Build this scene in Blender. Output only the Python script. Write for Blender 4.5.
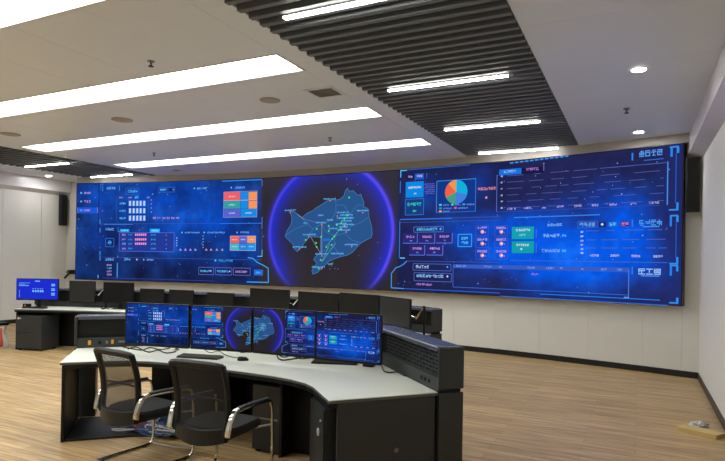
import bpy, math, random
import numpy as np
from mathutils import Matrix, Vector
from mathutils.geometry import tessellate_polygon

for o in list(bpy.data.objects): bpy.data.objects.remove(o)
SC = bpy.context.scene
COL = SC.collection
random.seed(7)
PI = math.pi

# ------------------------------------------------------------------ camera
F_PX, CX_PX, CY_PX, CAM_H = 566.15, 362.5, 257.9, 1.72
def cam_axes(yaw, pitch, roll):
    cy, sy = math.cos(yaw), math.sin(yaw)
    f = np.array([-sy, cy, 0.]); r = np.array([cy, sy, 0.]); u = np.array([0, 0, 1.])
    f2 = f*math.cos(pitch) + u*math.sin(pitch); u2 = u*math.cos(pitch) - f*math.sin(pitch)
    return r*math.cos(roll) + u2*math.sin(roll), u2*math.cos(roll) - r*math.sin(roll), f2
AX_R, AX_U, AX_F = cam_axes(math.radians(25.967), math.radians(.2276), math.radians(.9444))
cd = bpy.data.cameras.new('camera'); cam = bpy.data.objects.new('camera', cd); COL.objects.link(cam)
cd.sensor_width = 36; cd.lens = F_PX/725*36; cd.shift_y = (CY_PX-230.5)/725; cd.clip_start = .05
mw = Matrix.Identity(4)
for i in range(3):
    mw[i][0] = AX_R[i]; mw[i][1] = AX_U[i]; mw[i][2] = -AX_F[i]
mw[2][3] = CAM_H
cam.matrix_world = mw
SC.camera = cam

# ------------------------------------------------------------------ world, exposure
w = bpy.data.worlds.new('world'); SC.world = w; w.use_nodes = True
w.node_tree.nodes['Background'].inputs[0].default_value = (.5, .5, .52, 1)
w.node_tree.nodes['Background'].inputs[1].default_value = .3
SC.view_settings.view_transform = 'Standard'; SC.view_settings.look = 'None'
SC.view_settings.gamma = 1; SC.view_settings.use_curve_mapping = False
SC.view_settings.exposure = 0.0
PANEL_POWER, LINE_POWER, SPOT_POWER = 9.6, 40.0, 220.0
LIGHT_COL = (.975, 1.0, .975)

# ------------------------------------------------------------------ pixel -> place
def ray(x, y): return AX_R*((x-CX_PX)/F_PX) - AX_U*((y-CY_PX)/F_PX) + AX_F
def on_z(x, y, z):
    d = ray(x, y); t = (z-CAM_H)/d[2]; return (d[0]*t, d[1]*t, z)
ARC_X, ARC_Y, ARC_R = -6.1846, -14.6186, 25.3678          # the curved screen wall
def on_screen(x, y):                                       # pixel -> (arc length, height) on the screen
    d = ray(x, y); a = d[0]**2+d[1]**2; b = -2*(d[0]*ARC_X+d[1]*ARC_Y); c = ARC_X**2+ARC_Y**2-ARC_R**2
    t = (-b+math.sqrt(b*b-4*a*c))/(2*a)
    return math.atan2(d[0]*t-ARC_X, d[1]*t-ARC_Y)*ARC_R, CAM_H+d[2]*t
def arc_pt(s, z, off=0.0):                                 # off > 0 towards the room
    a = s/ARC_R; r = ARC_R-off
    return (ARC_X+r*math.sin(a), ARC_Y+r*math.cos(a), z)
def arc_y(X, off=0.0): return ARC_Y+math.sqrt((ARC_R-off)**2-(X-ARC_X)**2)

# ------------------------------------------------------------------ materials
def lin(c):
    return tuple(((v/255)/12.92 if v/255 <= .04045 else ((v/255+.055)/1.055)**2.4) for v in c)
MATS = {}
def mat(name, rgb, rough=.5, metal=0., var=.06, scale=20., bump=0., spec=.5, stretch=None):
    m = bpy.data.materials.new(name); m.use_nodes = True; nt = m.node_tree; N = nt.nodes; L = nt.links
    b = N['Principled BSDF']; c = lin(rgb)
    tc = N.new('ShaderNodeTexCoord'); mp = N.new('ShaderNodeMapping'); L.new(tc.outputs['Object'], mp.inputs[0])
    if stretch: mp.inputs['Scale'].default_value = stretch
    nz = N.new('ShaderNodeTexNoise'); nz.inputs['Scale'].default_value = scale; nz.inputs['Detail'].default_value = 4
    L.new(mp.outputs[0], nz.inputs['Vector'])
    mx = N.new('ShaderNodeMix'); mx.data_type = 'RGBA'
    mx.inputs['A'].default_value = (*[max(0, v*(1-var)) for v in c], 1); mx.inputs['B'].default_value = (*[min(1, v*(1+var)) for v in c], 1)
    L.new(nz.outputs['Fac'], mx.inputs['Factor']); L.new(mx.outputs['Result'], b.inputs['Base Color'])
    b.inputs['Roughness'].default_value = rough; b.inputs['Metallic'].default_value = metal
    b.inputs['Specular IOR Level'].default_value = spec
    if bump:
        bp = N.new('ShaderNodeBump'); bp.inputs['Strength'].default_value = bump; bp.inputs['Distance'].default_value = .002
        L.new(nz.outputs['Fac'], bp.inputs['Height']); L.new(bp.outputs[0], b.inputs['Normal'])
    MATS[name] = m; return m
def emit(name, rgb, power):
    m = bpy.data.materials.new(name); m.use_nodes = True; nt = m.node_tree; N = nt.nodes; L = nt.links
    N.remove(N['Principled BSDF']); e = N.new('ShaderNodeEmission')
    e.inputs[0].default_value = (*rgb, 1); e.inputs[1].default_value = power
    L.new(e.outputs[0], N['Material Output'].inputs[0]); MATS[name] = m; return m
def display(name, power):
    m = bpy.data.materials.new(name); m.use_nodes = True; nt = m.node_tree; N = nt.nodes; L = nt.links
    N.remove(N['Principled BSDF']); e = N.new('ShaderNodeEmission'); a = N.new('ShaderNodeAttribute'); a.attribute_name = 'ink'
    L.new(a.outputs['Color'], e.inputs[0]); e.inputs[1].default_value = power
    L.new(e.outputs[0], N['Material Output'].inputs[0]); MATS[name] = m; return m
mat('wall', (232, 232, 228), .55, var=.02, scale=3)
mat('wall_panel', (224, 224, 219), .45, var=.02, scale=3)
mat('ceiling', (222, 229, 236), .34, var=.02, scale=2)
mat('soffit', (230, 230, 233), .22, var=.02, scale=2)
mat('fascia', (158, 154, 149), .5, var=.03, scale=2)
mat('void', (26, 26, 27), .9, var=.1)
mat('slat', (96, 102, 108), .55, var=.08, scale=6)
mat('baseboard', (22, 22, 24), .35, var=.1)
mat('desk_top', (222, 225, 214), .42, var=.02, scale=30)
mat('desk_edge', (92, 95, 95), .45, var=.03)
mat('desk_dark', (44, 48, 50), .45, var=.06, scale=40)
mat('desk_black', (14, 15, 16), .55, var=.08, scale=30, spec=.3)
mat('console_top', (74, 78, 88), .26, var=.05, scale=12)
mat('black_plastic', (11, 11, 12), .42, var=.1, scale=40, spec=.3)
mat('black_glass', (10, 11, 16), .14, var=.05, spec=.35)
mat('sheen_and_case_grey', (28, 30, 33), .30, var=.08, scale=6)  # off screens: reflected room light put into the grey; also plain computer front
mat('key', (38, 39, 42), .55, var=.1)
mat('chrome', (205, 203, 198), .13, metal=1., var=.02)
mat('fabric', (20, 21, 23), .85, var=.2, scale=160, bump=.3)
mat('chair_plastic', (19, 19, 21), .45, var=.08, spec=.35)
mat('lock_metal', (200, 200, 198), .35, metal=.2, var=.03)
mat('speaker_black', (20, 22, 22), .6, var=.15, scale=60)
mat('metal_grey', (120, 122, 124), .35, metal=.7, var=.05)
mat('lamp_frame', (196, 194, 190), .45, var=.02)
mat('yellow_plastic', (226, 158, 24), .4, var=.05)
mat('white_plastic', (208, 208, 204), .4, var=.03)
mat('red_plastic', (170, 40, 34), .4, var=.06)
mat('cable_blue', (70, 92, 135), .45, var=.1)
mat('cable_white', (190, 192, 196), .45, var=.05)
mat('cable_black', (18, 18, 19), .45, var=.1)
mat('wood_offcut', (206, 178, 116), .6, var=.12, scale=9, stretch=(1, 8, 8))
mat('bag_red', (176, 66, 50), .5, var=.25, scale=30)
mat('bag_white', (205, 200, 192), .5, var=.08, scale=20)
mat('vent', (160, 152, 142), .6, var=.05)
emit('panel_light', LIGHT_COL, PANEL_POWER)
emit('line_light', (1.0, .97, .90), LINE_POWER)
emit('spot_light', (1.0, .98, .97), SPOT_POWER)
display('wall_display', 1.0)
display('desk_display', .72); display('desk_display_ink', .95)
emit('blue_display', lin((30, 46, 205)), 1.0)
emit('blue_display_ink', lin((120, 190, 250)), 1.0)

def mesh_fabric():
    m = bpy.data.materials.new('mesh_fabric'); m.use_nodes = True; nt = m.node_tree; N = nt.nodes; L = nt.links
    b = N['Principled BSDF']; b.inputs['Base Color'].default_value = (*lin((30, 30, 30)), 1); b.inputs['Roughness'].default_value = .75
    tc = N.new('ShaderNodeTexCoord'); sep = N.new('ShaderNodeSeparateXYZ'); L.new(tc.outputs['Object'], sep.inputs[0])
    outs = []
    for ax in ('X', 'Z'):
        mu = N.new('ShaderNodeMath'); mu.operation = 'MULTIPLY'; mu.inputs[1].default_value = 260.
        L.new(sep.outputs[ax], mu.inputs[0])
        fr = N.new('ShaderNodeMath'); fr.operation = 'FRACT'; L.new(mu.outputs[0], fr.inputs[0])
        gt = N.new('ShaderNodeMath'); gt.operation = 'GREATER_THAN'; gt.inputs[1].default_value = .52; L.new(fr.outputs[0], gt.inputs[0]); outs.append(gt)
    an = N.new('ShaderNodeMath'); an.operation = 'MULTIPLY'; L.new(outs[0].outputs[0], an.inputs[0]); L.new(outs[1].outputs[0], an.inputs[1])
    tr = N.new('ShaderNodeBsdfTransparent'); mx = N.new('ShaderNodeMixShader')
    L.new(an.outputs[0], mx.inputs[0]); L.new(b.outputs[0], mx.inputs[1]); L.new(tr.outputs[0], mx.inputs[2])
    L.new(mx.outputs[0], N['Material Output'].inputs[0]); MATS['mesh_fabric'] = m
mesh_fabric()

def floor_material():
    m = bpy.data.materials.new('wood_floor'); m.use_nodes = True; nt = m.node_tree; N = nt.nodes; L = nt.links
    b = N['Principled BSDF']; tc = N.new('ShaderNodeTexCoord')
    br = N.new('ShaderNodeTexBrick'); br.offset = .37; br.inputs['Scale'].default_value = 1.0
    br.inputs['Brick Width'].default_value = 1.22; br.inputs['Row Height'].default_value = .127
    br.inputs['Mortar Size'].default_value = .0016; br.inputs['Mortar Smooth'].default_value = .3; br.inputs['Bias'].default_value = 0
    br.inputs['Color1'].default_value = (*lin((188, 158, 112)), 1); br.inputs['Color2'].default_value = (*lin((210, 180, 132)), 1)
    br.inputs['Mortar'].default_value = (*lin((132, 106, 78)), 1)
    L.new(tc.outputs['Object'], br.inputs['Vector'])
    mp = N.new('ShaderNodeMapping'); mp.inputs['Scale'].default_value = (.9, 17, 1); L.new(tc.outputs['Object'], mp.inputs[0])
    nz = N.new('ShaderNodeTexNoise'); nz.inputs['Scale'].default_value = 1.6; nz.inputs['Detail'].default_value = 6; nz.inputs['Roughness'].default_value = .62
    L.new(mp.outputs[0], nz.inputs['Vector'])
    rp = N.new('ShaderNodeValToRGB'); rp.color_ramp.elements[0].position = .34; rp.color_ramp.elements[0].color = (.50, .47, .46, 1)
    rp.color_ramp.elements[1].position = .66; rp.color_ramp.elements[1].color = (1.12, 1.10, 1.06, 1)
    L.new(nz.outputs['Fac'], rp.inputs[0])
    mx = N.new('ShaderNodeMix'); mx.data_type = 'RGBA'; mx.blend_type = 'MULTIPLY'; mx.inputs['Factor'].default_value = 1
    L.new(br.outputs['Color'], mx.inputs['A']); L.new(rp.outputs[0], mx.inputs['B']); L.new(mx.outputs['Result'], b.inputs['Base Color'])
    b.inputs['Roughness'].default_value = .42; b.inputs['Specular IOR Level'].default_value = .4
    bp = N.new('ShaderNodeBump'); bp.inputs['Strength'].default_value = .25; bp.inputs['Distance'].default_value = .002
    L.new(nz.outputs['Fac'], bp.inputs['Height']); L.new(bp.outputs[0], b.inputs['Normal']); MATS['wood_floor'] = m
floor_material()

# ------------------------------------------------------------------ mesh helpers
WORLD = {}
class MB:
    def __init__(s): s.v = []; s.f = []; s.c = []
    def add(s, vs, fs, col=None):
        b = len(s.v); s.v += [tuple(p) for p in vs]
        for f in fs: s.f.append([b+i for i in f]); s.c.append(col)
        return s
    def box(s, x0, x1, y0, y1, z0, z1, M=None):
        vs = [(x, y, z) for z in (z0, z1) for y in (y0, y1) for x in (x0, x1)]
        if M is not None: vs = [tuple(M @ Vector(p)) for p in vs]
        return s.add(vs, [(0, 2, 3, 1), (4, 5, 7, 6), (0, 1, 5, 4), (1, 3, 7, 5), (3, 2, 6, 7), (2, 0, 4, 6)])
    def prism(s, poly, z0, z1):
        n = len(poly); vs = [(x, y, z0) for x, y in poly]+[(x, y, z1) for x, y in poly]
        a = sum(poly[i][0]*poly[(i+1) % n][1]-poly[(i+1) % n][0]*poly[i][1] for i in range(n))
        fs = [tuple(range(n))[::-1], tuple(range(n, 2*n))]+[(i, (i+1) % n, n+(i+1) % n, n+i) for i in range(n)]
        if a < 0: fs = [f[::-1] for f in fs]
        return s.add(vs, fs)
    def extrude(s, poly3, d):                       # any planar polygon pushed by vector d
        n = len(poly3); d = Vector(d); vs = [Vector(p) for p in poly3]; vs = vs+[p+d for p in vs]
        return s.add(vs, [tuple(range(n))[::-1], tuple(range(n, 2*n))]+[(i, (i+1) % n, n+(i+1) % n, n+i) for i in range(n)])
    def tube(s, pts, r, n=8, cap=True, flat=None):
        P = [Vector(p) for p in pts]; up = Vector((0, 0, 1)); prev = None; b = len(s.v); k = len(P)
        for i, p in enumerate(P):
            t = (P[min(i+1, k-1)]-P[max(i-1, 0)]).normalized()
            if prev is None:
                a = t.cross(up)
                if a.length < .05: a = t.cross(Vector((1, 0, 0)))
            else: a = prev-t*prev.dot(t)
            a.normalize(); prev = a; c = t.cross(a)
            rr = r[i] if isinstance(r, (list, tuple)) else r
            for j in range(n):
                q = 2*PI*j/n; s.v.append(tuple(p+a*(rr*math.cos(q))+c*(rr*(flat or 1)*math.sin(q))))
        for i in range(k-1):
            for j in range(n):
                s.f.append([b+i*n+j, b+i*n+(j+1) % n, b+(i+1)*n+(j+1) % n, b+(i+1)*n+j]); s.c.append(None)
        if cap:
            s.f.append([b+j for j in range(n)][::-1]); s.c.append(None); s.f.append([b+(k-1)*n+j for j in range(n)]); s.c.append(None)
        return s
    def lathe(s, prof, n=20, c=(0, 0, 0)):
        b = len(s.v)
        for r, z in prof:
            for j in range(n): s.v.append((c[0]+r*math.cos(2*PI*j/n), c[1]+r*math.sin(2*PI*j/n), c[2]+z))
        for i in range(len(prof)-1):
            for j in range(n):
                s.f.append([b+i*n+j, b+i*n+(j+1) % n, b+(i+1)*n+(j+1) % n, b+(i+1)*n+j]); s.c.append(None)
        s.f.append([b+j for j in range(n)][::-1]); s.c.append(None)
        s.f.append([b+(len(prof)-1)*n+j for j in range(n)]); s.c.append(None)
        return s
    def build(s, name, m, parent=None, local=False, smooth=False, bevel=0., seg=2, sub=0):
        me = bpy.data.meshes.new(name); me.from_pydata(s.v, [], s.f); me.update()
        if parent is not None and not local: me.transform(WORLD[parent.name].inverted())
        if any(c is not None for c in s.c):
            at = me.color_attributes.new('ink', 'FLOAT_COLOR', 'CORNER'); buf = np.zeros((len(me.loops), 4), np.float32); k = 0
            for f, c in zip(s.f, s.c):
                for i, _ in enumerate(f):
                    buf[k, :3] = c[i] if isinstance(c[0], (tuple, list, np.ndarray)) else c; buf[k, 3] = 1; k += 1
            at.data.foreach_set('color', buf.ravel())
        me.materials.append(MATS[m])
        if smooth:
            me.polygons.foreach_set('use_smooth', [True]*len(me.polygons)); me.set_sharp_from_angle(angle=math.radians(40))
        o = bpy.data.objects.new(name, me); COL.objects.link(o)
        if parent is not None: o.parent = parent; WORLD[o.name] = WORLD[parent.name]
        else: WORLD[o.name] = Matrix.Identity(4)
        if bevel:
            bm = o.modifiers.new('bevel', 'BEVEL'); bm.width = bevel; bm.segments = seg; bm.limit_method = 'ANGLE'; bm.harden_normals = False
        if sub:
            sb = o.modifiers.new('sub', 'SUBSURF'); sb.levels = sub; sb.render_levels = sub
        return o
def tag(o, label=None, cat=None, group=None, kind=None):
    if label: o['label'] = label
    if cat: o['category'] = cat
    if group: o['group'] = group
    if kind: o['kind'] = kind
    return o
def empty(name, loc, rz=0., label=None, cat=None, group=None):
    o = bpy.data.objects.new(name, None); COL.objects.link(o); o.location = loc; o.rotation_euler = (0, 0, rz)
    o.empty_display_size = .1
    WORLD[o.name] = Matrix.Translation(loc) @ Matrix.Rotation(rz, 4, 'Z')
    return tag(o, label, cat, group)
def copy_tree(o, parent=None):
    c = o.copy(); COL.objects.link(c)
    if parent is not None: c.parent = parent
    for ch in list(o.children): copy_tree(ch, c)
    return c
def place(o, loc, rz, label, group=None):
    o.location = loc; o.rotation_euler = (0, 0, rz); tag(o, label, None, group)
    WORLD[o.name] = Matrix.Translation(loc) @ Matrix.Rotation(rz, 4, 'Z'); return o
def smooth_path(pts, n=6):                          # Catmull-Rom through the points
    P = [Vector(p) for p in pts]; out = []
    for i in range(len(P)-1):
        a = P[max(i-1, 0)]; b = P[i]; c = P[i+1]; d = P[min(i+2, len(P)-1)]
        for k in range(n):
            t = k/n; out.append(.5*((2*b)+(c-a)*t+(2*a-5*b+4*c-d)*t*t+(3*b-a-3*c+d)*t**3))
    out.append(P[-1]); return out

# ------------------------------------------------------------------ the room
CE = 3.72; XR, XL = .845, -14.05; YF = -3.2; YB = 10.75
def struct(o): o['kind'] = 'structure'; return o
struct(MB().box(XL-.2, XR+.2, YF-.2, YB+.4, -.1, 0).build('floor', 'wood_floor'))

WALL_OFF = -.22
def wall_xy(X): return (X, arc_y(X, WALL_OFF)) if X > -11.05 else (X, arc_y(-11.05, WALL_OFF)+(X+11.05)*.046)
def wall_strip(m, x0, x1, z0, z1, front, back):
    n = max(1, int((x1-x0)/.35)); xs = [x0+(x1-x0)*i/n for i in range(n+1)]
    m.prism([(wall_xy(x)[0], wall_xy(x)[1]-front) for x in xs]+[(wall_xy(x)[0], wall_xy(x)[1]+back) for x in xs[::-1]], z0, z1)
m = MB(); wall_strip(m, XL-.2, XR+.2, 0, CE+.6, -.02, .15); wb = struct(m.build('wall_back', 'wall'))
seams = [XR+.02, .625, .078]
while seams[-1] > XL: seams.append(seams[-1]-.83)
seams[-1] = XL-.02
for a, b in zip(seams, seams[1:]):
    m = MB(); wall_strip(m, b+.0008, a-.0008, .0, CE+.02, 0, .018); m.build('wall_panel', 'wall_panel', wb, bevel=.002, seg=1)
struct(MB().box(XR, XR+.2, YF, YB, 0, CE+.6).build('wall_right', 'wall'))
wl = struct(MB().box(XL-.2, XL-.018, YF, YB, 0, CE+.6).build('wall_left', 'wall'))
ys = [YB, 10.63]+[10.63-1.0*i for i in range(1, 14)]
for a, b in zip(ys, ys[1:]):
    if b < YF: b = YF
    if a > b: MB().box(XL-.018, XL, b+.002, a-.002, 0, CE+.02).build('wall_panel', 'wall_panel', wl, bevel=.002, seg=1)
struct(MB().box(XL-.2, XR+.2, YF-.2, YF, 0, CE+.6).build('wall_front', 'wall'))
m = MB(); wall_strip(m, XL, XR, 0, .095, .012, -.001); struct(m.build('baseboard_back', 'baseboard'))
struct(MB().box(XR-.012, XR-.0005, YF, 9.96, 0, .095).build('baseboard_right', 'baseboard'))
struct(MB().box(XL+.0005, XL+.012, YF, 10.33, 0, .095).build('baseboard_left', 'baseboard'))

# soffits along the side walls
def soffit(name, xf, xw):
    y0 = YF; y1 = wall_xy(xw)[1]-.002
    struct(MB().extrude([(xf, y0, CE), (xf, y0, 3.42), (xw, y0, 3.335), (xw, y0, CE)], (0, y1-y0, 0)).build(name, 'soffit'))
soffit('trim_1', .67, XR); soffit('trim_2', -13.9, XL)
# curved fascia above the screen
m = MB(); n = 60; S0, S1, Z0, Z1 = -6.872, 6.872, 1.102, 3.577
ss = [S0+(S1-S0)*i/n for i in range(n+1)]
sf = ss+[S1+.10]; m.prism([arc_pt(s, 0, .0)[:2] for s in sf]+[arc_pt(s, 0, -.14)[:2] for s in sf[::-1]], Z1+.004, CE)
struct(m.build('trim_3', 'fascia'))

# ceiling: boards around the slots of the lights and the two slatted openings
GX = [(-2.915, -.929), (-12.63, -10.645)]
LX = (-10.34, -3.195)
ROWS = [(-1.57, -1.04), (.48, 1.01), (2.555, 3.085), (4.575, 5.105), (6.625, 7.165), (8.675, 9.225)]
m = MB().box(XL-.2, XR+.2, YF-.2, YB+.4, CE+.55, CE+.65)
ceil = struct(m.build('ceiling', 'void'))
TH = .012
def board(x0, x1, y0, y1):
    if x1-x0 > .02 and y1-y0 > .02: MB().box(x0+.0012, x1-.0012, y0+.0012, y1-.0012, CE, CE+TH).build('ceiling_panel', 'ceiling', ceil, bevel=.0012, seg=1)
def boards(x0, x1, y0, y1, nx, ycuts=()):
    yy = [y0]+[c for c in ycuts if y0 < c < y1]+[y1]
    for a, b in zip(yy, yy[1:]):
        for i in range(nx): board(x0+(x1-x0)*i/nx, x0+(x1-x0)*(i+1)/nx, a, b)
cuts = [4.9-2.44, 4.9-1.22, 4.9, 6.12, 7.34, 8.56, 9.78, 1.24, .02, -1.2, -2.4]; cuts.sort()
boards(GX[0][1], XR, YF, YB, 1, cuts); boards(XL, GX[1][0], YF, YB, 1, cuts)
boards(LX[1], GX[0][0], YF, YB, 1, cuts); boards(GX[1][1], LX[0], YF, YB, 1, cuts)
edges = [YF]+[e for r in ROWS for e in r]+[YB]
for a, b in zip(edges[::2], edges[1::2]): boards(*LX, a, b, 8)
# closing boards between the slatted openings and the screen wall
for x0, x1 in GX:
    xs = [x0+(x1-x0)*i/8 for i in range(9)]
    MB().prism([(x, arc_y(x, .10)) for x in xs]+[(x1, YB), (x0, YB)], CE, CE+TH).build('ceiling_panel', 'ceiling', ceil)

# ------------------------------------------------------------------ lights
def panel_light(r, label):
    y0, y1 = r; x0, x1 = LX
    e = empty('ceiling_light', (.5*(x0+x1), .5*(y0+y1), CE), 0, label, 'ceiling light', 'long recessed light panels')
    d = .075; z0 = CE-.006; k = .016
    f = MB()
    f.box(x0, x1, y0, y0+k, z0, z0+d); f.box(x0, x1, y1-k, y1, z0, z0+d); f.box(x0, x0+k, y0+k, y1-k, z0, z0+d); f.box(x1-k, x1, y0+k, y1-k, z0, z0+d)
    f.build('frame', 'lamp_frame', e)
    MB().box(x0+k, x1-k, y0+k, y1-k, z0+d-.02, z0+d).build('diffuser', 'panel_light', e)
names = ['long recessed light panel farthest behind the camera', 'long recessed light panel just behind the camera', 'long recessed light panel cut by the upper left corner of the picture',
         'long recessed light panel whose white end meets the slats, nearest whole one', 'long recessed light panel in the middle, second from the video wall', 'thin looking recessed light panel closest to the video wall']
for r, t in zip(ROWS, names): panel_light(r, t)

def grille(x0, x1, label, y_first, cutx):
    e = empty('slatted_ceiling', (.5*(x0+x1), 5, CE), 0, label, 'slatted ceiling', 'slatted ceiling strips')
    y1 = arc_y(cutx, .10)
    MB().box(x0, x1, YF, 10.7, CE+.40, CE+.42).build('backing_board', 'void', e)
    for xa in (x0-.02, x1): MB().box(xa, xa+.02, YF, 10.7, CE+TH, CE+.42).build('side_board', 'fascia', e)
    proto = {}
    y = y_first
    while y < 10.6:
        xs = x1; xe = x0
        if arc_y(x1, .10) < y+.055:
            xs = ARC_X+math.sqrt(max(0, (ARC_R-.10)**2-(y+.055-ARC_Y)**2)) if x1 > ARC_X else x1
        if arc_y(x0, .10) < y+.055 and x0 < ARC_X:
            xe = ARC_X-math.sqrt(max(0, (ARC_R-.10)**2-(y+.055-ARC_Y)**2))
        if xs-xe > .1:
            key = round(xs-xe, 3)
            if key not in proto:
                b = MB().box(xe+.001, xs-.001, -.0275, .0275, 0, .11); b.v = [(vx-WORLD[e.name].translation.x, vy, vz) for vx, vy, vz in b.v]
                o = b.build('slat', 'slat', e, local=True, bevel=.002, seg=1); proto[key] = o
            else:
                o = proto[key].copy(); COL.objects.link(o)
            o.location = (0, y-5, -.022)
        y += .152
    return e
gr = grille(*GX[0], 'dark grey slatted ceiling strip over the right of the desks', -3.05, -.93)
gl = grille(*GX[1], 'dark slatted ceiling strip at the far left near the corner', -3.05, -12.6)
def line_light(x0, x1, y, label):
    e = empty('linear_light', (.5*(x0+x1), y, CE-.03), 0, label, 'linear light', 'linear lights under the slats')
    MB().box(x0, x1, y-.024, y+.024, CE-.036, CE-.0235).build('housing', 'lamp_frame', e)
    MB().box(x0+.012, x1-.012, y-.021, y+.021, CE-.049, CE-.036).build('tube', 'line_light', e)
    for xa in (x0, x1-.012): MB().box(xa, xa+.012, y-.024, y+.024, CE-.051, CE-.036).build('end_cap', 'metal_grey', e)
for y, t in ((3.845, 'linear light on the slats cut off by the top of the picture'), (5.98, 'brightest linear light on the slats, second row from the camera'),
             (8.10, 'linear light on the right slats, third row from the camera'), (10.10, 'thin linear light on the right slats right above the video wall')):
    line_light(-2.625, -1.235, y, t)
line_light(-12.33, -10.86, 8.05, 'linear light on the far left slats farther from the video wall'); line_light(-12.3, -10.86, 9.72, 'linear light on the far left slats close to the video wall')

def downlight(x, y, label, grp='round downlights'):
    e = empty('downlight', (x, y, CE), 0, label, 'downlight', grp)
    r = MB(); n = 24
    for i in range(n):
        a, b = 2*PI*i/n, 2*PI*(i+1)/n
        q = lambda R, A, z: (x+R*math.cos(A), y+R*math.sin(A), CE+z)
        vs = [q(.092, a, -.001), q(.092, b, -.001), q(.088, a, -.010), q(.088, b, -.010), q(.070, a, -.010), q(.070, b, -.010), q(.066, a, -.002), q(.066, b, -.002)]
        r.add(vs, [(0, 1, 3, 2), (2, 3, 5, 4), (4, 5, 7, 6)])
    r.build('trim_ring', 'lamp_frame', e)
    MB().lathe([(.066, -.0075), (.066, -.002)], 24, (x, y, CE)).build('lens', 'spot_light', e)
downlight(-.02, 6.42, 'round downlight in the right ceiling, farther from the video wall'); downlight(-.02, 9.47, 'round downlight in the right ceiling next to the video wall')
downlight(-13.4, 9.35, 'small round downlight at the left beside the soffit')

def sprinkler(px_, py_, label):
    x, y, _ = on_z(px_, py_, CE-.04)
    e = empty('sprinkler', (x, y, CE), 0, label, 'sprinkler', 'ceiling sprinklers')
    MB().lathe([(.038, -.006), (.038, -.0005)], 16, (x, y, CE)).build('escutcheon', 'metal_grey', e)
    MB().lathe([(.011, -.048), (.011, -.006)], 10, (x, y, CE)).build('body', 'metal_grey', e)
    MB().lathe([(.028, -.057), (.028, -.052), (.008, -.048)], 14, (x, y, CE)).build('deflector', 'black_plastic', e)
sprinkler(626.5, 112, 'sprinkler between the two downlights in the right ceiling'); sprinkler(151, 65, 'sprinkler above the nearest whole light panel')
sprinkler(330, 140, 'sprinkler in the strip above the map on the video wall'); sprinkler(154, 155, 'sprinkler above the left part of the video wall')
def disc(x, y, r, label):
    e = empty('ceiling_speaker', (x, y, CE), 0, label, 'ceiling speaker', 'round ceiling speakers')
    MB().lathe([(r*.9, -.012), (r, -.008), (r, -.0005)], 28, (x, y, CE)).build('rim', 'vent', e, smooth=True)
    MB().lathe([(r*.8, -.0145), (r*.8, -.012)], 28, (x, y, CE)).build('mesh_cover', 'fascia', e)
disc(-6.82, 5.89, .15, 'round ceiling speaker above the left half, between two light panels'); disc(-9.41, 5.88, .15, 'round ceiling speaker at the far left by the slats')
disc(-4.2, 5.885, .13, 'round ceiling speaker left of the square vent')
def vent(x, y, h, label):
    e = empty('air_vent', (x, y, CE), 0, label, 'air vent', 'square ceiling vents')
    f = MB(); z0, z1 = CE-.012, CE-.0005; k = .03
    f.box(x-h, x+h, y-h, y-h+k, z0, z1); f.box(x-h, x+h, y+h-k, y+h, z0, z1); f.box(x-h, x-h+k, y-h+k, y+h-k, z0, z1); f.box(x+h-k, x+h, y-h+k, y+h-k, z0, z1)
    f.build('frame', 'ceiling', e)
    n = 5
    for i in range(n):
        yy = y-h+k+(2*h-2*k)*(i+.5)/n
        b = MB().box(x-h+k, x+h-k, yy-.018, yy+.018, -.002, .002); b.v = [(vx, yy+(vy-yy)*.8, CE-.006+vz+(vy-yy)*.12) for vx, vy, vz in b.v]
        b.build('louver', 'vent', e)
    MB().box(x-h+k, x+h-k, y-h+k, y+h-k, CE-.0018, CE-.0006).build('backing', 'metal_grey', e)
vent(-3.39, 5.87, .19, 'square air vent by the end of the middle light panels')
vent(-9.55, 9.78, .14, 'square air vent in the ceiling close above the left of the video wall')

# ------------------------------------------------------------------ what the video wall shows
INK = []                                             # (part, layer, polygon in (s, z), colour)
PART = ['graphic']
C = dict(cyan=(88, 190, 250), lblue=(110, 170, 245), white=(205, 215, 245), pink=(186, 146, 212), lilac=(120, 120, 220), blue=(22, 100, 225), mid=(45, 95, 190),
         orange=(245, 150, 80), red=(240, 95, 85), teal=(38, 165, 165), green=(70, 225, 130), dot=(240, 110, 120), line=(52, 130, 225), faint=(62, 84, 170), navy=(22, 34, 96))
def K(c): return lin(C[c]) if isinstance(c, str) else lin(c)
def poly(pts, c, layer=1): INK.append((PART[0], layer, pts, K(c)))
def rect_sz(s0, z0, s1, z1, c, layer=1): poly([(s0, z0), (s1, z0), (s1, z1), (s0, z1)], c, layer)
def R(x0, y0, x1, y1, c, layer=1):
    a = on_screen(x0, y0); b = on_screen(x1, y1); rect_sz(min(a[0], b[0]), min(a[1], b[1]), max(a[0], b[0]), max(a[1], b[1]), c, layer)
PXM = .0215                                          # about one photo pixel on the wall, in metres
def HL(x0, x1, y, c, t=.7, layer=2):                 # level line, y taken at its left end
    a = on_screen(x0, y); b = on_screen(x1, y); h = t*PXM/2; rect_sz(a[0], a[1]-h, b[0], a[1]+h, c, layer)
def VL(x, y0, y1, c, t=.7, layer=2):
    a = on_screen(x, y0); b = on_screen(x, y1); h = t*PXM/2; rect_sz(a[0]-h, b[1], a[0]+h, a[1], c, layer)
def LN(p, q, c, t=.6, layer=3):
    a = Vector(on_screen(*p)); b = Vector(on_screen(*q)); d = b-a
    if d.length < 1e-6: return
    nrm = Vector((-d.y, d.x)).normalized()*(t*PXM/2); poly([tuple(a+nrm), tuple(a-nrm), tuple(b-nrm), tuple(b+nrm)], c, layer)
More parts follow.
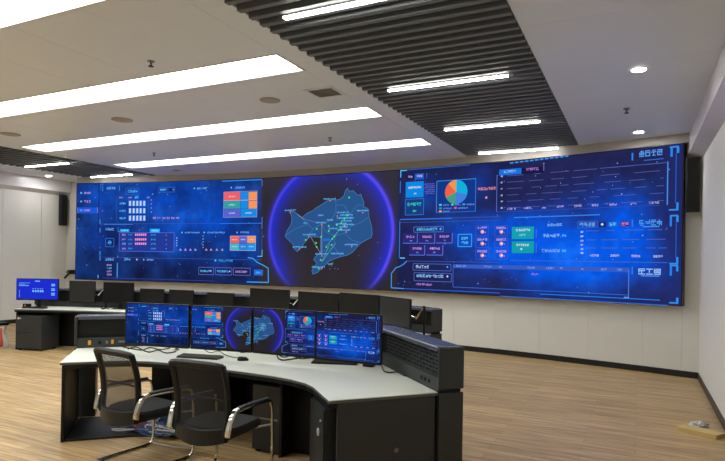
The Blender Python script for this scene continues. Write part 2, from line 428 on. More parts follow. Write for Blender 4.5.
def FR(x0, y0, x1, y1, c, t=.6, layer=2):
    a = on_screen(x0, y0); b = on_screen(x1, y1); h = t*PXM/2
    s0, s1, z0, z1 = a[0], b[0], b[1], a[1]
    rect_sz(s0, z1-h, s1, z1+h, c, layer); rect_sz(s0, z0-h, s1, z0+h, c, layer); rect_sz(s0-h, z0, s0+h, z1, c, layer); rect_sz(s1-h, z0, s1+h, z1, c, layer)
def T(x0, x1, y, h, c, layer=4):                     # a row of small illegible characters
    a = on_screen(x0, y); b = on_screen(x1, y); zc = .5*(a[1]+on_screen(x1, y)[1]) if abs(a[1]-b[1]) < .02 else a[1]
    H_ = h*PXM; n = max(1, round((b[0]-a[0])/(H_*1.02))); wd = (b[0]-a[0])/n
    for i in range(n):
        s0 = a[0]+i*wd+wd*.06; s1 = a[0]+(i+1)*wd-wd*.08; z0 = zc-H_/2; z1 = zc+H_/2; t = H_*.17
        for k in range(4):
            if random.random() < .72: zz = z0+(z1-z0-t)*k/3; q = random.choice((0, 0, .2)); rect_sz(s0+q*wd, zz, s1-q*wd*.6, zz+t, c, layer)
        for k in range(3):
            if random.random() < .6: q = s0+(s1-s0-t)*k/2; rect_sz(q, z0+random.choice((0, .3))*H_, q+t, z1-random.choice((0, .25))*H_, c, layer)
def D(x, y, r, c, layer=5, n=10):
    a = on_screen(x, y); q = r*PXM; poly([(a[0]+q*math.cos(2*PI*i/n), a[1]+q*math.sin(2*PI*i/n)) for i in range(n)], c, layer)

PART[0] = 'menu_graphic'
D(81.5, 193, 1.2, 'cyan'); T(84.5, 91, 193, 2.4, 'pink'); D(81.5, 201.5, 1.2, 'lblue'); T(84.5, 91, 201.5, 2.6, 'pink')
R(77.5, 207.5, 98, 213.3, (30, 88, 215)); VL(77.8, 207.5, 213, 'lilac', 1); VL(97.8, 207.5, 213, 'lilac', 1); T(80, 82.5, 210.3, 2, 'lblue'); T(84, 90.5, 210.3, 2.2, 'pink')
VL(99.3, 184, 280, (30, 40, 92), 1.0); VL(101, 184, 190, 'line', .6); HL(100.5, 104, 184.2, 'line', .8)
for y in (219.5, 228, 251, 256): VL(100.3, y, y+4.5, 'line', 1.4)
PART[0] = 'status_table_graphic'
VL(103, 185.5, 191.5, 'line', .9); VL(119.7, 185.5, 191, 'line', .9); T(107, 115.8, 188.2, 2.8, 'lblue')
FR(126, 188.3, 139.3, 194.3, (50, 110, 210), .5); T(128, 138, 191.2, 2.8, 'cyan')
for x in (119.5, 128.6, 146.5): T(x, x+3.4, 197.5, 1.7, 'pink')
R(134.6, 195.5, 139.2, 199, (20, 100, 210)); T(135, 138.8, 197.3, 2.4, 'cyan')
VL(117, 200, 221, 'mid', .5); VL(148.7, 200, 221, 'mid', .5)
for y in (203.6, 211, 218.4):
    T(119.5, 126, y-.1, 2.2, 'cyan')
    for x in (130.2, 133.9, 137.4, 140.8, 144.4):
        R(x-1.3, y-2.9, x+1.3, y+2.5, (90, 165, 245)); R(x-.5, y-2.5, x+.5, y+2, (235, 215, 240), 2)
for y in (200, 204, 208, 212): D(151.5, y, .7, 'pink')
D(153, 194.2, .7, 'cyan')
for x in (154.8, 159.5, 164, 168.5, 173, 177.7): T(x-1.7, x+1.7, 218, 2.2, 'pink')
FR(159, 187.5, 175, 192, (60, 110, 190), .5); T(160.3, 167.2, 189.8, 2.2, 'cyan'); R(169, 188.2, 172.5, 191.3, (22, 40, 100)); D(173.6, 189.6, .8, 'lblue')
D(194.6, 188.5, 1., 'cyan'); T(197, 208, 188.3, 2, 'lblue'); D(231.5, 187.7, 1., 'cyan'); T(235, 245, 187.6, 2, 'lblue')
HL(222, 262, 181.2, (40, 140, 240), 1.1); VL(262.3, 180, 186, 'line', .8); VL(262.3, 217, 229, 'line', .8)
HL(104, 133, 224.2, (60, 130, 230), .9); HL(133, 220, 223.7, 'faint', .5); HL(220, 262, 223.6, (50, 120, 225), .8)
T(105.5, 114.5, 229.2, 2.8, 'lblue'); VL(118.3, 227, 232, 'line', .7)
FR(105.8, 238.3, 114, 246.8, (40, 110, 220), .7); D(110, 242.5, 2.4, (60, 140, 240), 2, 14); D(110, 242.5, 1.6, (24, 50, 130), 3, 14); T(108.7, 111.4, 242.5, 1.4, 'cyan')
R(120, 229, 129.5, 232, (20, 150, 240)); T(121, 128.5, 230.5, 2, (130, 215, 255)); R(150, 228.7, 160, 232.5, (10, 165, 250)); T(151, 159, 230.6, 2, (140, 220, 255))
R(119.5, 232.6, 174, 251.8, (36, 58, 150), 1); FR(119.5, 232.6, 174, 251.8, (90, 110, 215), .6)
for i, y in enumerate((234.8, 239.5, 243.8, 248.4)):
    T(122.2, 126, y, 2, 'cyan' if i == 2 else 'pink'); T(128.3, 132.6, y, 1.8, (60, 150, 230))
    if i < 3:
        for k in range(6): R(135.3+k*1.95, y-1.2, 136.7+k*1.95, y+1, (240, 150, 200), 3)
    T(151, 156, y+.2, 1.8, (50, 165, 235)); D(166.5, y+.4, .6, 'lblue')
D(182.3, 232.6, 1, 'cyan'); T(185, 200, 232.6, 1.7, 'lblue'); D(204.5, 232.5, 1, 'cyan'); T(207.5, 225, 232.5, 1.7, 'lblue'); D(237.3, 232.5, 1, 'cyan'); T(240.5, 249.3, 232.4, 1.8, 'lblue')
for y in (238, 240.5, 243, 245.5): D(177, y, .6, 'white')
for y in (236, 239, 242, 245, 247.5): D(203.3, y, .5, 'white')
for x in (180.6, 185.6, 190.6, 195.6, 206.5, 211.3, 217, 222.5): poly([on_screen(x-1.3, 250.6), on_screen(x+1.3, 250.6), on_screen(x, 248.2)], 'pink', 3)
PART[0] = 'tile_chart_graphic'
for x0, y0, x1, y1, c in ((224, 192.3, 240.2, 200.2, (240, 96, 104)), (224, 201, 240.2, 208.6, (52, 160, 160)), (224, 209.3, 240.2, 217, (92, 98, 205)),
                          (240.8, 192, 248.2, 208.5, (30, 138, 225)), (248.8, 192, 257, 200, (245, 148, 88)), (248.8, 200.8, 257, 208.4, (246, 150, 92)), (240.8, 208.9, 257, 217, (24, 140, 226))):
    R(x0, y0, x1, y1, c)
HL(224, 257, 200.7, (200, 180, 215), .5, 3); FR(224, 192, 257, 217, (150, 160, 220), .4)
for x, y in ((229, 196.6), (229, 204.8), (229, 213.2), (245.5, 213)): T(x, x+6.5, y, 1.4, 'white')
for i, (a, b, c, d) in enumerate(((230.5, 239.2, (244, 100, 92), (70, 180, 190)), (239.4, 247.2, (96, 100, 205), (44, 130, 215)), (247.4, 255.6, (246, 150, 90), (20, 150, 235)))):
    R(a, 236.2, b, 243, c); R(a, 243.4, b, 250.4, d); T(a+1.5, b-1.5, 239.6, 1.1, 'white'); T(a+1.5, b-1.5, 246.6, 1.1, 'white')
FR(230.5, 236, 255.6, 250.6, (190, 190, 225), .4)
PART[0] = 'footer_bar_graphic'
HL(103, 262, 257.2, 'faint', .5); VL(262.3, 231, 254, (45, 100, 200), .6); HL(257.5, 262.5, 256.3, 'cyan', .9); VL(262.3, 250, 256.5, 'cyan', .8)
T(105.5, 114.2, 259.4, 2.8, 'lblue'); T(124, 131, 259.3, 2.8, 'lblue'); D(137, 259.5, .9, 'white'); D(144, 259.7, 1., 'cyan'); T(147, 154, 259.9, 2, 'lblue')
for y, c in ((265, 'pink'), (268.2, 'cyan'), (271.4, 'pink'), (274.6, 'pink')): T(107, 112, y, 2, c)
VL(117.6, 263, 277.5, (70, 150, 235), 1.3); VL(98.3, 275, 278, 'cyan', 1); HL(103, 215, 277.8, (60, 70, 150), .6)
D(215.7, 260.5, 1.1, 'cyan'); T(219, 233, 260.7, 2.4, (50, 160, 240))
for x0, x1, c in ((199, 213.6, 'cyan'), (215.6, 232, 'cyan'), (233.8, 250.3, 'pink')):
    y = 271+(x0-199)*.02; FR(x0, y-3.8, x1, y+3.8, (105, 100, 190), .6); T(x0+1.5, x1-3, y, 2.2, c)
D(211, 271, .8, 'white'); D(230, 271.3, .8, 'white')
R(254, 269.5, 263, 275.5, (40, 105, 215)); T(256, 261, 272.7, 2, 'cyan')
pl = [(248, 257.6), (253, 258.3), (257.3, 262.3), (263, 265), (268.4, 268.3), (268.6, 282.4), (247, 281.9)]
for a, b in zip(pl, pl[1:]): LN(a, b, (70, 165, 245), 1.0, 3)
PART[0] = 'globe_map_graphic'
MAP = [(290, 211), (294, 211.5), (297.5, 214), (300, 216.7), (302, 217.7), (305, 215.2), (308, 212.8), (313, 210.7), (316, 208), (320, 205.8), (324, 203), (328, 200.7), (331, 199.7), (336, 200.2), (340, 199.2),
       (344, 196.3), (345.4, 191.3), (347.4, 188.2), (349.6, 191.6), (352.8, 190.6), (356, 193.2), (358.3, 195.6), (361, 194.1), (362.4, 198.3), (364, 202.3), (364, 207), (367.5, 208.2), (369, 212), (369, 217), (370.6, 222),
       (372, 228), (372.4, 234), (371.4, 237.5), (366, 240.2), (361, 243.2), (357, 247.2), (353, 252), (348, 255), (341, 256.6), (335, 258.7), (329, 261.2), (326, 264.4), (322, 268.2), (318, 272.2), (313, 274.2),
       (312, 270.3), (315, 266.4), (317, 263), (313.8, 259.6), (315, 257.4), (318, 254.5), (320.6, 252.4), (320.6, 237.2), (310, 236.8), (307, 240), (304.2, 243.2), (302, 247), (297.4, 251.6), (294, 248.2), (293.6, 245),
       (289, 240.2), (285.2, 236.6), (287, 231), (291, 225), (292.2, 218), (290.6, 213.2)]
mp = [on_screen(*p) for p in MAP]
for tri in tessellate_polygon([[Vector((a, b, 0)) for a, b in mp]]): poly([mp[i] for i in tri], (42, 84, 140), 1)
for a, b in zip(MAP, MAP[1:]+MAP[:1]): LN(a, b, (74, 128, 190), .5, 2)
for pth in ([(302, 218), (308, 224), (313, 229), (322, 224), (330, 221), (336, 213), (336, 200)], [(322, 224), (326, 232), (335, 236), (345, 233), (352, 226), (350, 214), (344, 205), (336, 205)],
            [(285, 236), (295, 229), (303, 226), (308, 224)], [(313, 229), (309, 236)], [(352, 226), (362, 222), (369, 217)], [(335, 236), (334, 247), (341, 256)], [(345, 233), (352, 240), (361, 243)], [(321, 252), (334, 247)], [(350, 214), (358, 205), (364, 205)]):
    for a, b in zip(pth, pth[1:]): LN(a, b, (70, 120, 182), .45, 2)
for a, b, c in (((322, 224), (322, 255), (165, 160, 190)), ((311, 237), (321, 254), (150, 150, 175)), ((336, 243), (322, 262), (70, 190, 140)), ((322, 262), (330, 244), (120, 170, 180)), ((297.5, 214), (304, 219), (150, 150, 175)), ((338, 232), (326, 247), (90, 190, 170)),
                ((304, 219), (318, 223), (110, 120, 170)), ((346, 222), (332, 239), (80, 190, 160))): LN(a, b, c, .45, 3)
for x0, x1, y in ((285, 296.5, 210.3), (323.5, 336, 199), (357, 369.5, 210.6), (318, 323.5, 215.3), (303, 308, 223), (316, 326.5, 222.6), (327, 333.5, 220), (302, 316, 234.6), (293, 306.5, 247), (315.5, 328, 254), (331, 344, 253.6),
                  (312, 325, 267), (327.5, 333, 264), (338, 350.5, 230), (345, 358, 244.6), (337, 349, 212.5), (340, 353, 215), (337, 354, 218), (341, 352, 221), (336, 347, 224), (344, 354.5, 224.5), (339, 348, 227), (329, 338, 228.5)):
    T(x0, x1, y, 1.6, (96, 186, 245))
R(323.5, 238.4, 330, 241, (30, 110, 215), 3)
for x, y in ((290.5, 212.4), (330.5, 200.8), (363, 212.8), (322, 224.4), (309, 236.6), (299.5, 249), (322, 256), (322, 268.6), (346.5, 232), (352, 246.6), (345, 226), (337.5, 216)): D(x, y, .75, 'dot')
for x, y in ((349.4, 197.6), (329, 226), (317, 229), (316.4, 243), (306, 240), (321.5, 236.8), (329, 231), (332.4, 239), (326.6, 247), (317, 247), (321, 260), (319, 268.4), (337, 225), (341, 229), (344.6, 219), (332, 245), (347.5, 215.5), (334.6, 236.5), (341.5, 223)): D(x, y, 1.0, 'green')
for x, y in ((329, 265), (332, 266), (335, 268.4), (338, 269), (333, 262.6), (330, 268.8)): D(x, y, .8, (84, 84, 140), 2, 6)
PART[0] = 'pie_chart_graphic'
VL(401, 170, 177.5, 'cyan', .9); HL(400.5, 407, 170.8, 'cyan', 1); VL(400.6, 181, 193, 'line', .7); HL(407, 470, 169.9, (50, 110, 215), .6)
R(406, 174.6, 414, 179, (26, 26, 84)); T(408, 413, 176.8, 2.2, 'pink'); R(415, 173.8, 424, 179.2, (32, 90, 200)); T(417, 422.6, 176.2, 2.2, (200, 180, 240)); VL(427, 173, 178, 'mid', .8)
R(406, 182.2, 423.6, 197, (14, 136, 226)); T(408.5, 421.5, 187.4, 2, 'white'); T(414, 417, 193.4, 1.8, 'white')
R(405.6, 199.4, 423.6, 214.6, (24, 62, 130)); FR(405.6, 199.4, 423.6, 214.6, (52, 120, 210), .6); T(407.5, 421.8, 204.2, 3, (50, 190, 190)); T(413, 416.5, 211, 1.8, (90, 220, 220))
for i in range(6): T(424.6+(i % 2), 435, 184+i*1.9, 1.2, (98, 104, 215))
R(437, 181.3, 476, 212.6, (18, 56, 138)); VL(437, 181.3, 212.6, (85, 140, 225), .6); HL(437, 476, 212.6, (60, 110, 210), .5); HL(437, 476, 181.3, (70, 140, 230), .6); VL(476, 178, 211, (70, 130, 220), .5)
pc = on_screen(456.3, 192); pr = 10.6*PXM*1.02
for a0, a1, c in ((90, -15, (16, 176, 220)), (-15, -95, (66, 128, 222)), (-95, -155, (64, 160, 134)), (-155, -225, (240, 98, 72)), (-225, -270, (236, 150, 84))):
    n = 9
    poly([pc]+[(pc[0]+pr*math.cos(math.radians(a0+(a1-a0)*i/n)), pc[1]+pr*math.sin(math.radians(a0+(a1-a0)*i/n))) for i in range(n+1)], c, 3)
for x, y, c, l in ((440.6, 205, 'cyan', 6), (452.6, 204.7, (90, 190, 200), 6), (464, 204.4, (80, 150, 230), 8), (440.6, 208.4, 'teal', 9), (455.6, 208, 'red', 10), (440.6, 211.4, 'orange', 6.5)):
    R(x-1.3, y-.9, x+1.3, y+.8, c, 3); T(x+2.6, x+2.6+l, y, 1.3, (120, 150, 225))
HL(400, 452, 219.6, (54, 110, 215), 1.1); HL(452, 500, 218, 'faint', .6)
PART[0] = 'filter_panel_graphic'
VL(400, 221, 257.6, 'line', .7); HL(400, 405, 258, 'cyan', 1.1); HL(400, 500, 222.6, 'faint', .5)
FR(414, 227, 443.4, 231.8, (90, 120, 205), .5); T(416.5, 437.5, 229.2, 2.4, 'cyan'); D(440.8, 229, 1., 'lblue')
for x0, x1, y, c in ((403, 417.6, 238.3, 'pink'), (419, 435, 238.3, 'pink'), (436.3, 452.4, 238, 'pink'), (409.3, 425, 250, 'pink'), (426.4, 443, 250, (205, 170, 240))):
    R(x0, y-5, x1, y+5, (44, 40, 118)); HL(x0, x1, y+5, (80, 110, 220), .8); VL(x1, y-5, y+5, (90, 110, 205), .8); T(x0+3.4, x1-3, y-1.5, 2, c); T(x0+7, x0+9.5, y+2.4, 1.2, 'lblue')
R(458.3, 234.4, 471.6, 246.6, (14, 78, 190)); FR(458.3, 234.4, 471.6, 246.6, (60, 160, 245), .8); T(461.6, 468.4, 238.4, 2.4, 'cyan'); T(461.6, 468.4, 242.6, 2.4, 'cyan')
pl = [(407, 261), (403.5, 264.4), (400, 266.4), (396, 267.8), (391.6, 273.4), (391.5, 287.8), (404, 288.6)]
for a, b in zip(pl, pl[1:]): LN(a, b, (66, 150, 245), .9, 3)
HL(404, 500, 288.6, (44, 100, 215), .7); HL(407, 500, 261, 'faint', .6)
FR(413.3, 263.6, 451, 271, (80, 110, 200), .5); T(416, 429.5, 266.7, 2.8, (170, 200, 250)); D(447.6, 267, .8, 'lblue'); FR(414.3, 272.6, 451.5, 282, (80, 110, 205), .5); T(416.6, 444, 275.8, 2.9, (140, 190, 250)); D(447.6, 276.4, .9, 'white')
T(415.5, 432.5, 284.3, 2, (190, 130, 225))
for x in (482.5, 501.5):
    for y in (231.4, 243.2, 255):
        FR(x-6.5, y-5.3, x+6, y+4.4, (64, 84, 196), .5); T(x-5, x+5, y-3.6, 1.8, (190, 160, 230)); D(x, y+.4, 1.7, (235, 150, 160)); D(x+.6, y+.4, .8, (240, 235, 240), 6); T(x+2.2, x+3.6, y+1, 1.2, 'pink')
R(512, 227, 534, 239, (22, 160, 176)); T(516, 530.5, 230, 1.9, 'white'); T(519, 526, 235, 1.6, (120, 225, 225)); R(512, 241.3, 534, 253.2, (20, 158, 172)); T(516.5, 529, 245, 1.9, 'white'); D(521.5, 249, .9, 'white')
VL(536.4, 229, 238, (80, 120, 220), .5); VL(536.4, 243, 253, (80, 120, 220), .5)
T(547.5, 562.5, 224.8, 2.2, (120, 175, 240)); T(543, 560, 235.6, 2.6, (130, 185, 245)); T(562, 566.5, 235.5, 1.8, 'cyan'); T(542, 560, 250.6, 2.4, (120, 175, 245)); T(562, 566.5, 250.8, 1.8, 'cyan')
PART[0] = 'line_chart_graphic'
T(478, 496, 189.2, 2.3, (225, 140, 150)); D(486.5, 197.6, 1.1, (220, 140, 170))
R(499.3, 169.8, 521.4, 173.9, (24, 112, 225)); T(504, 516, 171.4, 2, (150, 195, 250)); T(526, 539, 169.2, 2.3, (175, 120, 225)); VL(544, 165.2, 170.6, (130, 120, 200), .5); R(522, 168.2, 543.6, 172.6, (28, 26, 66))
for i in range(12): HL(510+i*5, 513.6+i*5, 163.2-i*.62, (60, 150, 245), 1.1)
VL(497.2, 175.2, 212, (92, 110, 200), .6); HL(497.2, 660, 212, (50, 76, 170), .5)
for k, y in enumerate((176.3, 182.6, 189, 195.4, 201.6, 208)):
    T(500.9, 503.1, y, 1.3, 'white')
    z = on_screen(503, y)[1]; s_a = on_screen(507, y)[0]; s_b = on_screen(664, 190)[0]
    s = s_a
    while s < s_b: q = random.uniform(.12, .4); rect_sz(s, z-.0045, min(s+q, s_b), z+.0045, (88, 92, 165), 2); s += q+random.uniform(.05, .22)
for x0, x1, y in ((507, 516, 208.9), (523, 532.4, 208), (541.8, 546.2, 207.6), (557, 564, 206.6), (574, 582, 206), (592, 599, 205.2), (609.6, 617, 204.5), (630, 637, 203.8), (649, 659.4, 202.7)): T(x0, x1, y, 1.6, (180, 165, 225))
HL(514, 600, 217.6, (50, 130, 240), .9)
VL(632.6, 153, 160.5, (50, 130, 240), 1.1); T(639, 663, 154.3, 4.4, (88, 150, 238)); HL(644, 664, 160.5, (52, 110, 215), .6)
VL(668, 161.5, 205, (74, 140, 235), .8); HL(600, 668, 168.4, (70, 90, 180), .5); VL(676.4, 153, 203, (44, 90, 200), .6)
HL(670, 679, 147.4, (48, 140, 235), 1.15, 3); VL(671.8, 148, 156.8, (40, 130, 240), 1.5); VL(678.2, 147, 153, (48, 140, 235), 1.6); HL(669, 678.5, 210, (48, 140, 235), 1.15); VL(677.6, 202.5, 210.3, (48, 140, 235), 1.4)
PART[0] = 'bar_chart_graphic'
HL(670, 678.4, 215.8, (48, 140, 235), 1.15, 3); VL(671, 216, 226.4, (40, 130, 240), 1.4); VL(677.6, 216, 222, (48, 140, 235), 1.5)
FR(578, 221.6, 597.6, 227.4, (60, 100, 200), .5); T(579.6, 595.6, 224.6, 3, (110, 170, 240)); R(599, 222, 606, 227, (22, 44, 110)); D(602.4, 224.4, 1, 'white'); R(608.6, 222, 617, 226.4, (24, 118, 226)); T(610, 615.8, 224.2, 2.2, (110, 200, 250))
R(620.6, 221.8, 630, 226.3, (74, 44, 140)); T(621.6, 629, 224, 2.2, (225, 140, 190)); VL(632.6, 219.6, 226.6, (50, 120, 230), 1); T(639, 662.6, 222.6, 4.2, (78, 150, 240)); HL(643, 659.4, 226.8, (70, 150, 240), .8)
for y in (232, 236.4, 240.8, 245, 249, 253): T(580.6, 583.6, y, 1.3, 'white')
for z in (on_screen(585, 231)[1], on_screen(585, 240)[1], on_screen(585, 248)[1]):
    s = on_screen(586, 240)[0]
    while s < on_screen(667, 240)[0]: q = random.uniform(.1, .3); rect_sz(s, z-.005, min(s+q, on_screen(667, 240)[0]), z+.005, (84, 100, 195), 2); s += q+random.uniform(.04, .15)
for x0, x1, y in ((590, 599, 255.4), (610.4, 619.4, 255.6), (631.4, 640.6, 256), (653.4, 663, 256.4)): T(x0, x1, y, 1.7, (185, 180, 240))
VL(676.4, 222, 258, (44, 90, 200), .6); HL(669.4, 678.2, 263.6, (48, 140, 235), 1.15, 3); VL(677.4, 257, 263.8, (48, 140, 235), 1.4); HL(510, 668, 260.4, (60, 100, 210), .6)
PART[0] = 'record_table_graphic'
HL(670, 678.2, 265.4, (48, 140, 235), 1.15, 3); VL(671, 266, 275.6, (40, 130, 240), 1.4); VL(677.4, 265.6, 271.4, (48, 140, 235), 1.4)
a = on_screen(453.4, 264.2); b = on_screen(629, 271.6); rect_sz(a[0], on_screen(453.4, 268)[1], b[0], a[1], (56, 92, 196), 1)
for x in (456, 463, 484, 499, 527, 546, 560, 581, 601, 617): T(x, x+random.choice((3, 6, 8)), 264.2+(x-453)*.024+1.6, 1.6, (120, 150, 235))
VL(453.4, 265, 287, (70, 110, 215), .5); VL(629, 269, 297.4, (70, 130, 235), .6); HL(624, 629, 297.3, (90, 160, 245), .9); HL(453.4, 628, 287, (50, 110, 220), .5); HL(540, 660, 294, (40, 130, 245), .6); T(531.6, 538.4, 274.2, 1.6, (185, 120, 215))
VL(632.4, 266.6, 274.4, (50, 120, 230), 1); T(638, 661.5, 271.6, 4.4, (150, 190, 250)); HL(641, 659.4, 275.7, (90, 150, 240), .7)
HL(669.4, 678.2, 302.6, (48, 140, 235), 1.15, 3); VL(677.4, 297.6, 303, (48, 140, 235), 1.5); HL(500, 668, 296, (40, 110, 225), .6)
PART[0] = 'star_graphic'
for i in range(260):
    s = random.uniform(S0+.05, S1-.05); z = random.uniform(Z0+.05, Z1-.05)
    if -1.7 < s < 1.8 and random.random() < .75: continue
    q = random.choice((.006, .007, .009, .013)); c = random.choice(((90, 130, 225), (120, 150, 230), (150, 170, 240)))
    poly([(s-q, z), (s, z-q), (s+q, z), (s, z+q)], c, 1)

def vnoise(x, y, seed):                              # smooth value noise
    xi = np.floor(x).astype(np.int64); yi = np.floor(y).astype(np.int64); fx = x-xi; fy = y-yi
    h = lambda a, b: (np.sin(a*127.1+b*311.7+seed*74.7)*43758.5453) % 1.0
    u = fx*fx*(3-2*fx); v = fy*fy*(3-2*fy)
    return (h(xi, yi)*(1-u)+h(xi+1, yi)*u)*(1-v)+(h(xi, yi+1)*(1-u)+h(xi+1, yi+1)*u)*v
def fbm(x, y, seed, o=5): return sum(vnoise(x*2**k, y*2**k, seed+k)*.5**k for k in range(o))/1.94
def lina(c): return np.array(lin(c))
SPOTS = [(-4.6, 3.05, 1.5, .55, .75), (-2.9, 2.75, 1.0, .7, .65), (-4.4, 2.1, .8, .35, .7), (-2.3, 1.9, .9, .35, .4), (-6.3, 2.2, .35, .3, .55), (-6.35, 3.3, .4, .25, .5), (-3.0, 1.5, .7, .25, .35),
         (4.95, 1.75, 1.1, .42, 1.1), (5.55, 2.35, .75, .4, 1.0), (4.1, 1.95, .9, .4, .7), (5.9, 2.75, .5, .3, .55), (6.1, 1.6, .7, .35, .55), (3.0, 2.3, .8, .3, .35), (2.5, 2.95, .5, .4, .25), (4.2, 2.45, .6, .22, .5), (3.5, 3.2, .3, .3, .3), (6.2, 2.1, .35, .4, .4)]
def sky_image(S, Z):
    n1 = fbm(S*.8, Z*.8, 3); n2 = fbm(S*2.2+5, Z*2.2, 11); n3 = fbm(S*6, Z*6, 23, 3)
    n4 = fbm(S*1.3+9, Z*1.6+4, 41); n5 = fbm(S*14, Z*14, 57, 2)
    base = np.where((S < 0)[..., None], lina((36, 42, 90)), lina((33, 36, 80)))*(.55+.8*n1[..., None])
    vert = np.clip((Z-1.1)/2.5, 0, 1); left = (S < 0).astype(float)
    lb = lina((14, 70, 158)); base = base*(1-left[..., None]*.6)+lb*(left*.72*(.35+.65*vert)*np.clip(2.6*n2-.55, .1, 1.6))[..., None]
    glow = np.zeros_like(S)
    for s0, z0, rs, rz, k in SPOTS: glow += k*np.where(s0 < 0, .62, .95)*np.exp(-((S-s0)/rs)**2-((Z-z0)/rz)**2)
    glow = np.clip(glow*np.clip(2.7*n4-.42, .12, 1.6)*(.75+.5*n3), 0, 1.1)
    base = base*(1-.92*np.clip(glow, 0, 1))[..., None]+lina((4, 84, 220))*glow[..., None]+lina((30, 110, 190))*(glow*np.clip(n2-.58, 0, 1)*1.6)[..., None]
    base = base*(.82+.36*n5)[..., None]
    edge = np.clip((S-6.45)/.3, 0, 1)*.65; base = base*(1-edge[..., None])+lina((34, 44, 108))*edge[..., None]
    dark = np.clip((S+1.72)/.12, 0, 1)*np.clip((1.80-S)/.06, 0, 1)
    low = np.clip((S-1.2)/.1, 0, 1)
    dk = lina((50, 45, 50))[None, None]*(.8+.35*n1[..., None])+lina((30, 50, 120))*(.10*np.clip((Z-3.0)/.6, 0, 1))[..., None]
    base = base*(1-dark[..., None])+dk*dark[..., None]
    d = np.hypot(S-.13, Z-2.29); an = np.arctan2(Z-2.29, S-.13)
    fade = np.clip((np.sin(an)+.93)/.5, 0, 1); fade = fade*fade*(3-2*fade)
    ring = np.where(d < 1.53, np.exp(-np.clip(1.53-d, 0, 9)/.17), np.exp(-np.clip(d-1.53, 0, 9)/.045))*fade*.92
    rim = np.exp(-((d-1.535)/.035)**2)*fade*np.where(S < .13, .55, 1)
    ring = ring*(dark > .01)
    base = base*(1-np.clip(ring, 0, 1))[..., None]+lina((30, 52, 232))*ring[..., None]+lina((120, 80, 190))*(rim*.55*(dark > .01))[..., None]
    return base
def clip_s(pts, lo, hi):
    for sgn, lim in ((1, lo), (-1, -hi)):
        out = []
        for i in range(len(pts)):
            a, b = pts[i], pts[(i+1) % len(pts)]; da = sgn*a[0]-lim; db = sgn*b[0]-lim
            if da >= 0: out.append(a)
            if (da >= 0) != (db >= 0): t = da/(da-db); out.append((a[0]+(b[0]-a[0])*t, a[1]+(b[1]-a[1])*t))
        pts = out
        if len(pts) < 3: return []
    return pts
def ccw(p): return p if sum(p[i][0]*p[(i+1) % len(p)][1]-p[(i+1) % len(p)][0]*p[i][1] for i in range(len(p))) > 0 else p[::-1]

vw = empty('video_wall', arc_pt(0, Z0, .02), 0, 'long curved video wall showing blue dashboards and a glowing globe map', 'video wall')
m = MB(); n = 60
m.prism([arc_pt(s, 0, .0)[:2] for s in ss]+[arc_pt(s, 0, -.16)[:2] for s in ss[::-1]], Z0, Z1); m.build('housing', 'black_plastic', vw)
def image_grid(m, s0, s1, ns, nz, fn):
    S, Z = np.meshgrid(np.linspace(s0, s1, ns+1), np.linspace(Z0, Z1, nz+1)); c = sky_image(S, Z)
    b = len(m.v)
    for j in range(nz+1):
        for i in range(ns+1): m.v.append(fn(S[j, i], Z[j, i], 0))
    q = ns+1
    for j in range(nz):
        for i in range(ns):
            m.f.append([b+j*q+i, b+j*q+i+1, b+(j+1)*q+i+1, b+(j+1)*q+i]); m.c.append([c[j, i], c[j, i+1], c[j+1, i+1], c[j+1, i]])
m = MB(); image_grid(m, S0+.015, S1-.015, 420, 76, lambda s, z, l: arc_pt(s, min(max(z, Z0+.012), Z1-.012), .004)); m.build('screen_image', 'wall_display', vw)
parts = {}
for part, layer, pts, c in INK: parts.setdefault(part, []).append((layer, pts, c))
for part, items in parts.items():
    m = MB()
    for layer, pts, c in items:
        pts = ccw(pts); lo = min(p[0] for p in pts); hi = max(p[0] for p in pts); k = max(1, int((hi-lo)/.22)+1) if hi-lo > .2 else 1
        for i in range(k):
            q = clip_s(pts, lo+(hi-lo)*i/k, lo+(hi-lo)*(i+1)/k) if k > 1 else pts
            if len(q) >= 3: m.add([arc_pt(s, z, .0055+.0011*layer) for s, z in q], [tuple(range(len(q)))], c)
    m.build(part, 'wall_display', vw)

# ------------------------------------------------------------------ speakers and camera on the walls
def wall_speaker(x, y, face, label):
    e = empty('wall_speaker', (x, y, 2.52), face, label, 'speaker', 'column speakers beside the video wall')
    MB().box(-.095, .095, -.03, .08, 0, .82).build('cabinet', 'speaker_black', e, local=True, bevel=.012)
    MB().box(-.082, .082, -.038, -.03, .02, .80).build('grille', 'black_plastic', e, local=True, bevel=.003)
    [MB().box(-.03, .03, .08, .12, z, z+.10).build('bracket', 'metal_grey', e, local=True) for z in (.15, .58)]
    return e
wall_speaker(XR-.125, 9.74, 0, 'black column speaker at the right end of the video wall')
wall_speaker(XL+.125, 10.17, PI/2, 'black column speaker on the left wall near the corner')
wc = empty('wall_camera', (-13.85, 10.28, 1.2), 0, 'small black camera on a bracket left of the video wall', 'camera')
MB().tube([(-13.96, 10.36, 1.30), (-13.86, 10.30, 1.22), (-13.96, 10.26, 1.10)], .028, 8).build('bracket_arm', 'black_plastic', wc, smooth=True)
MB().box(-13.72, -13.56, 10.18, 10.32, 1.22, 1.33).build('camera_body', 'black_plastic', wc, bevel=.015)
MB().box(-13.88, -13.70, 10.24, 10.29, 1.24, 1.29).build('link', 'metal_grey', wc, bevel=.006)
MB().tube([(-13.64, 10.19, 1.275), (-13.64, 10.15, 1.275)], .035, 14).build('lens', 'black_glass', wc, smooth=True)

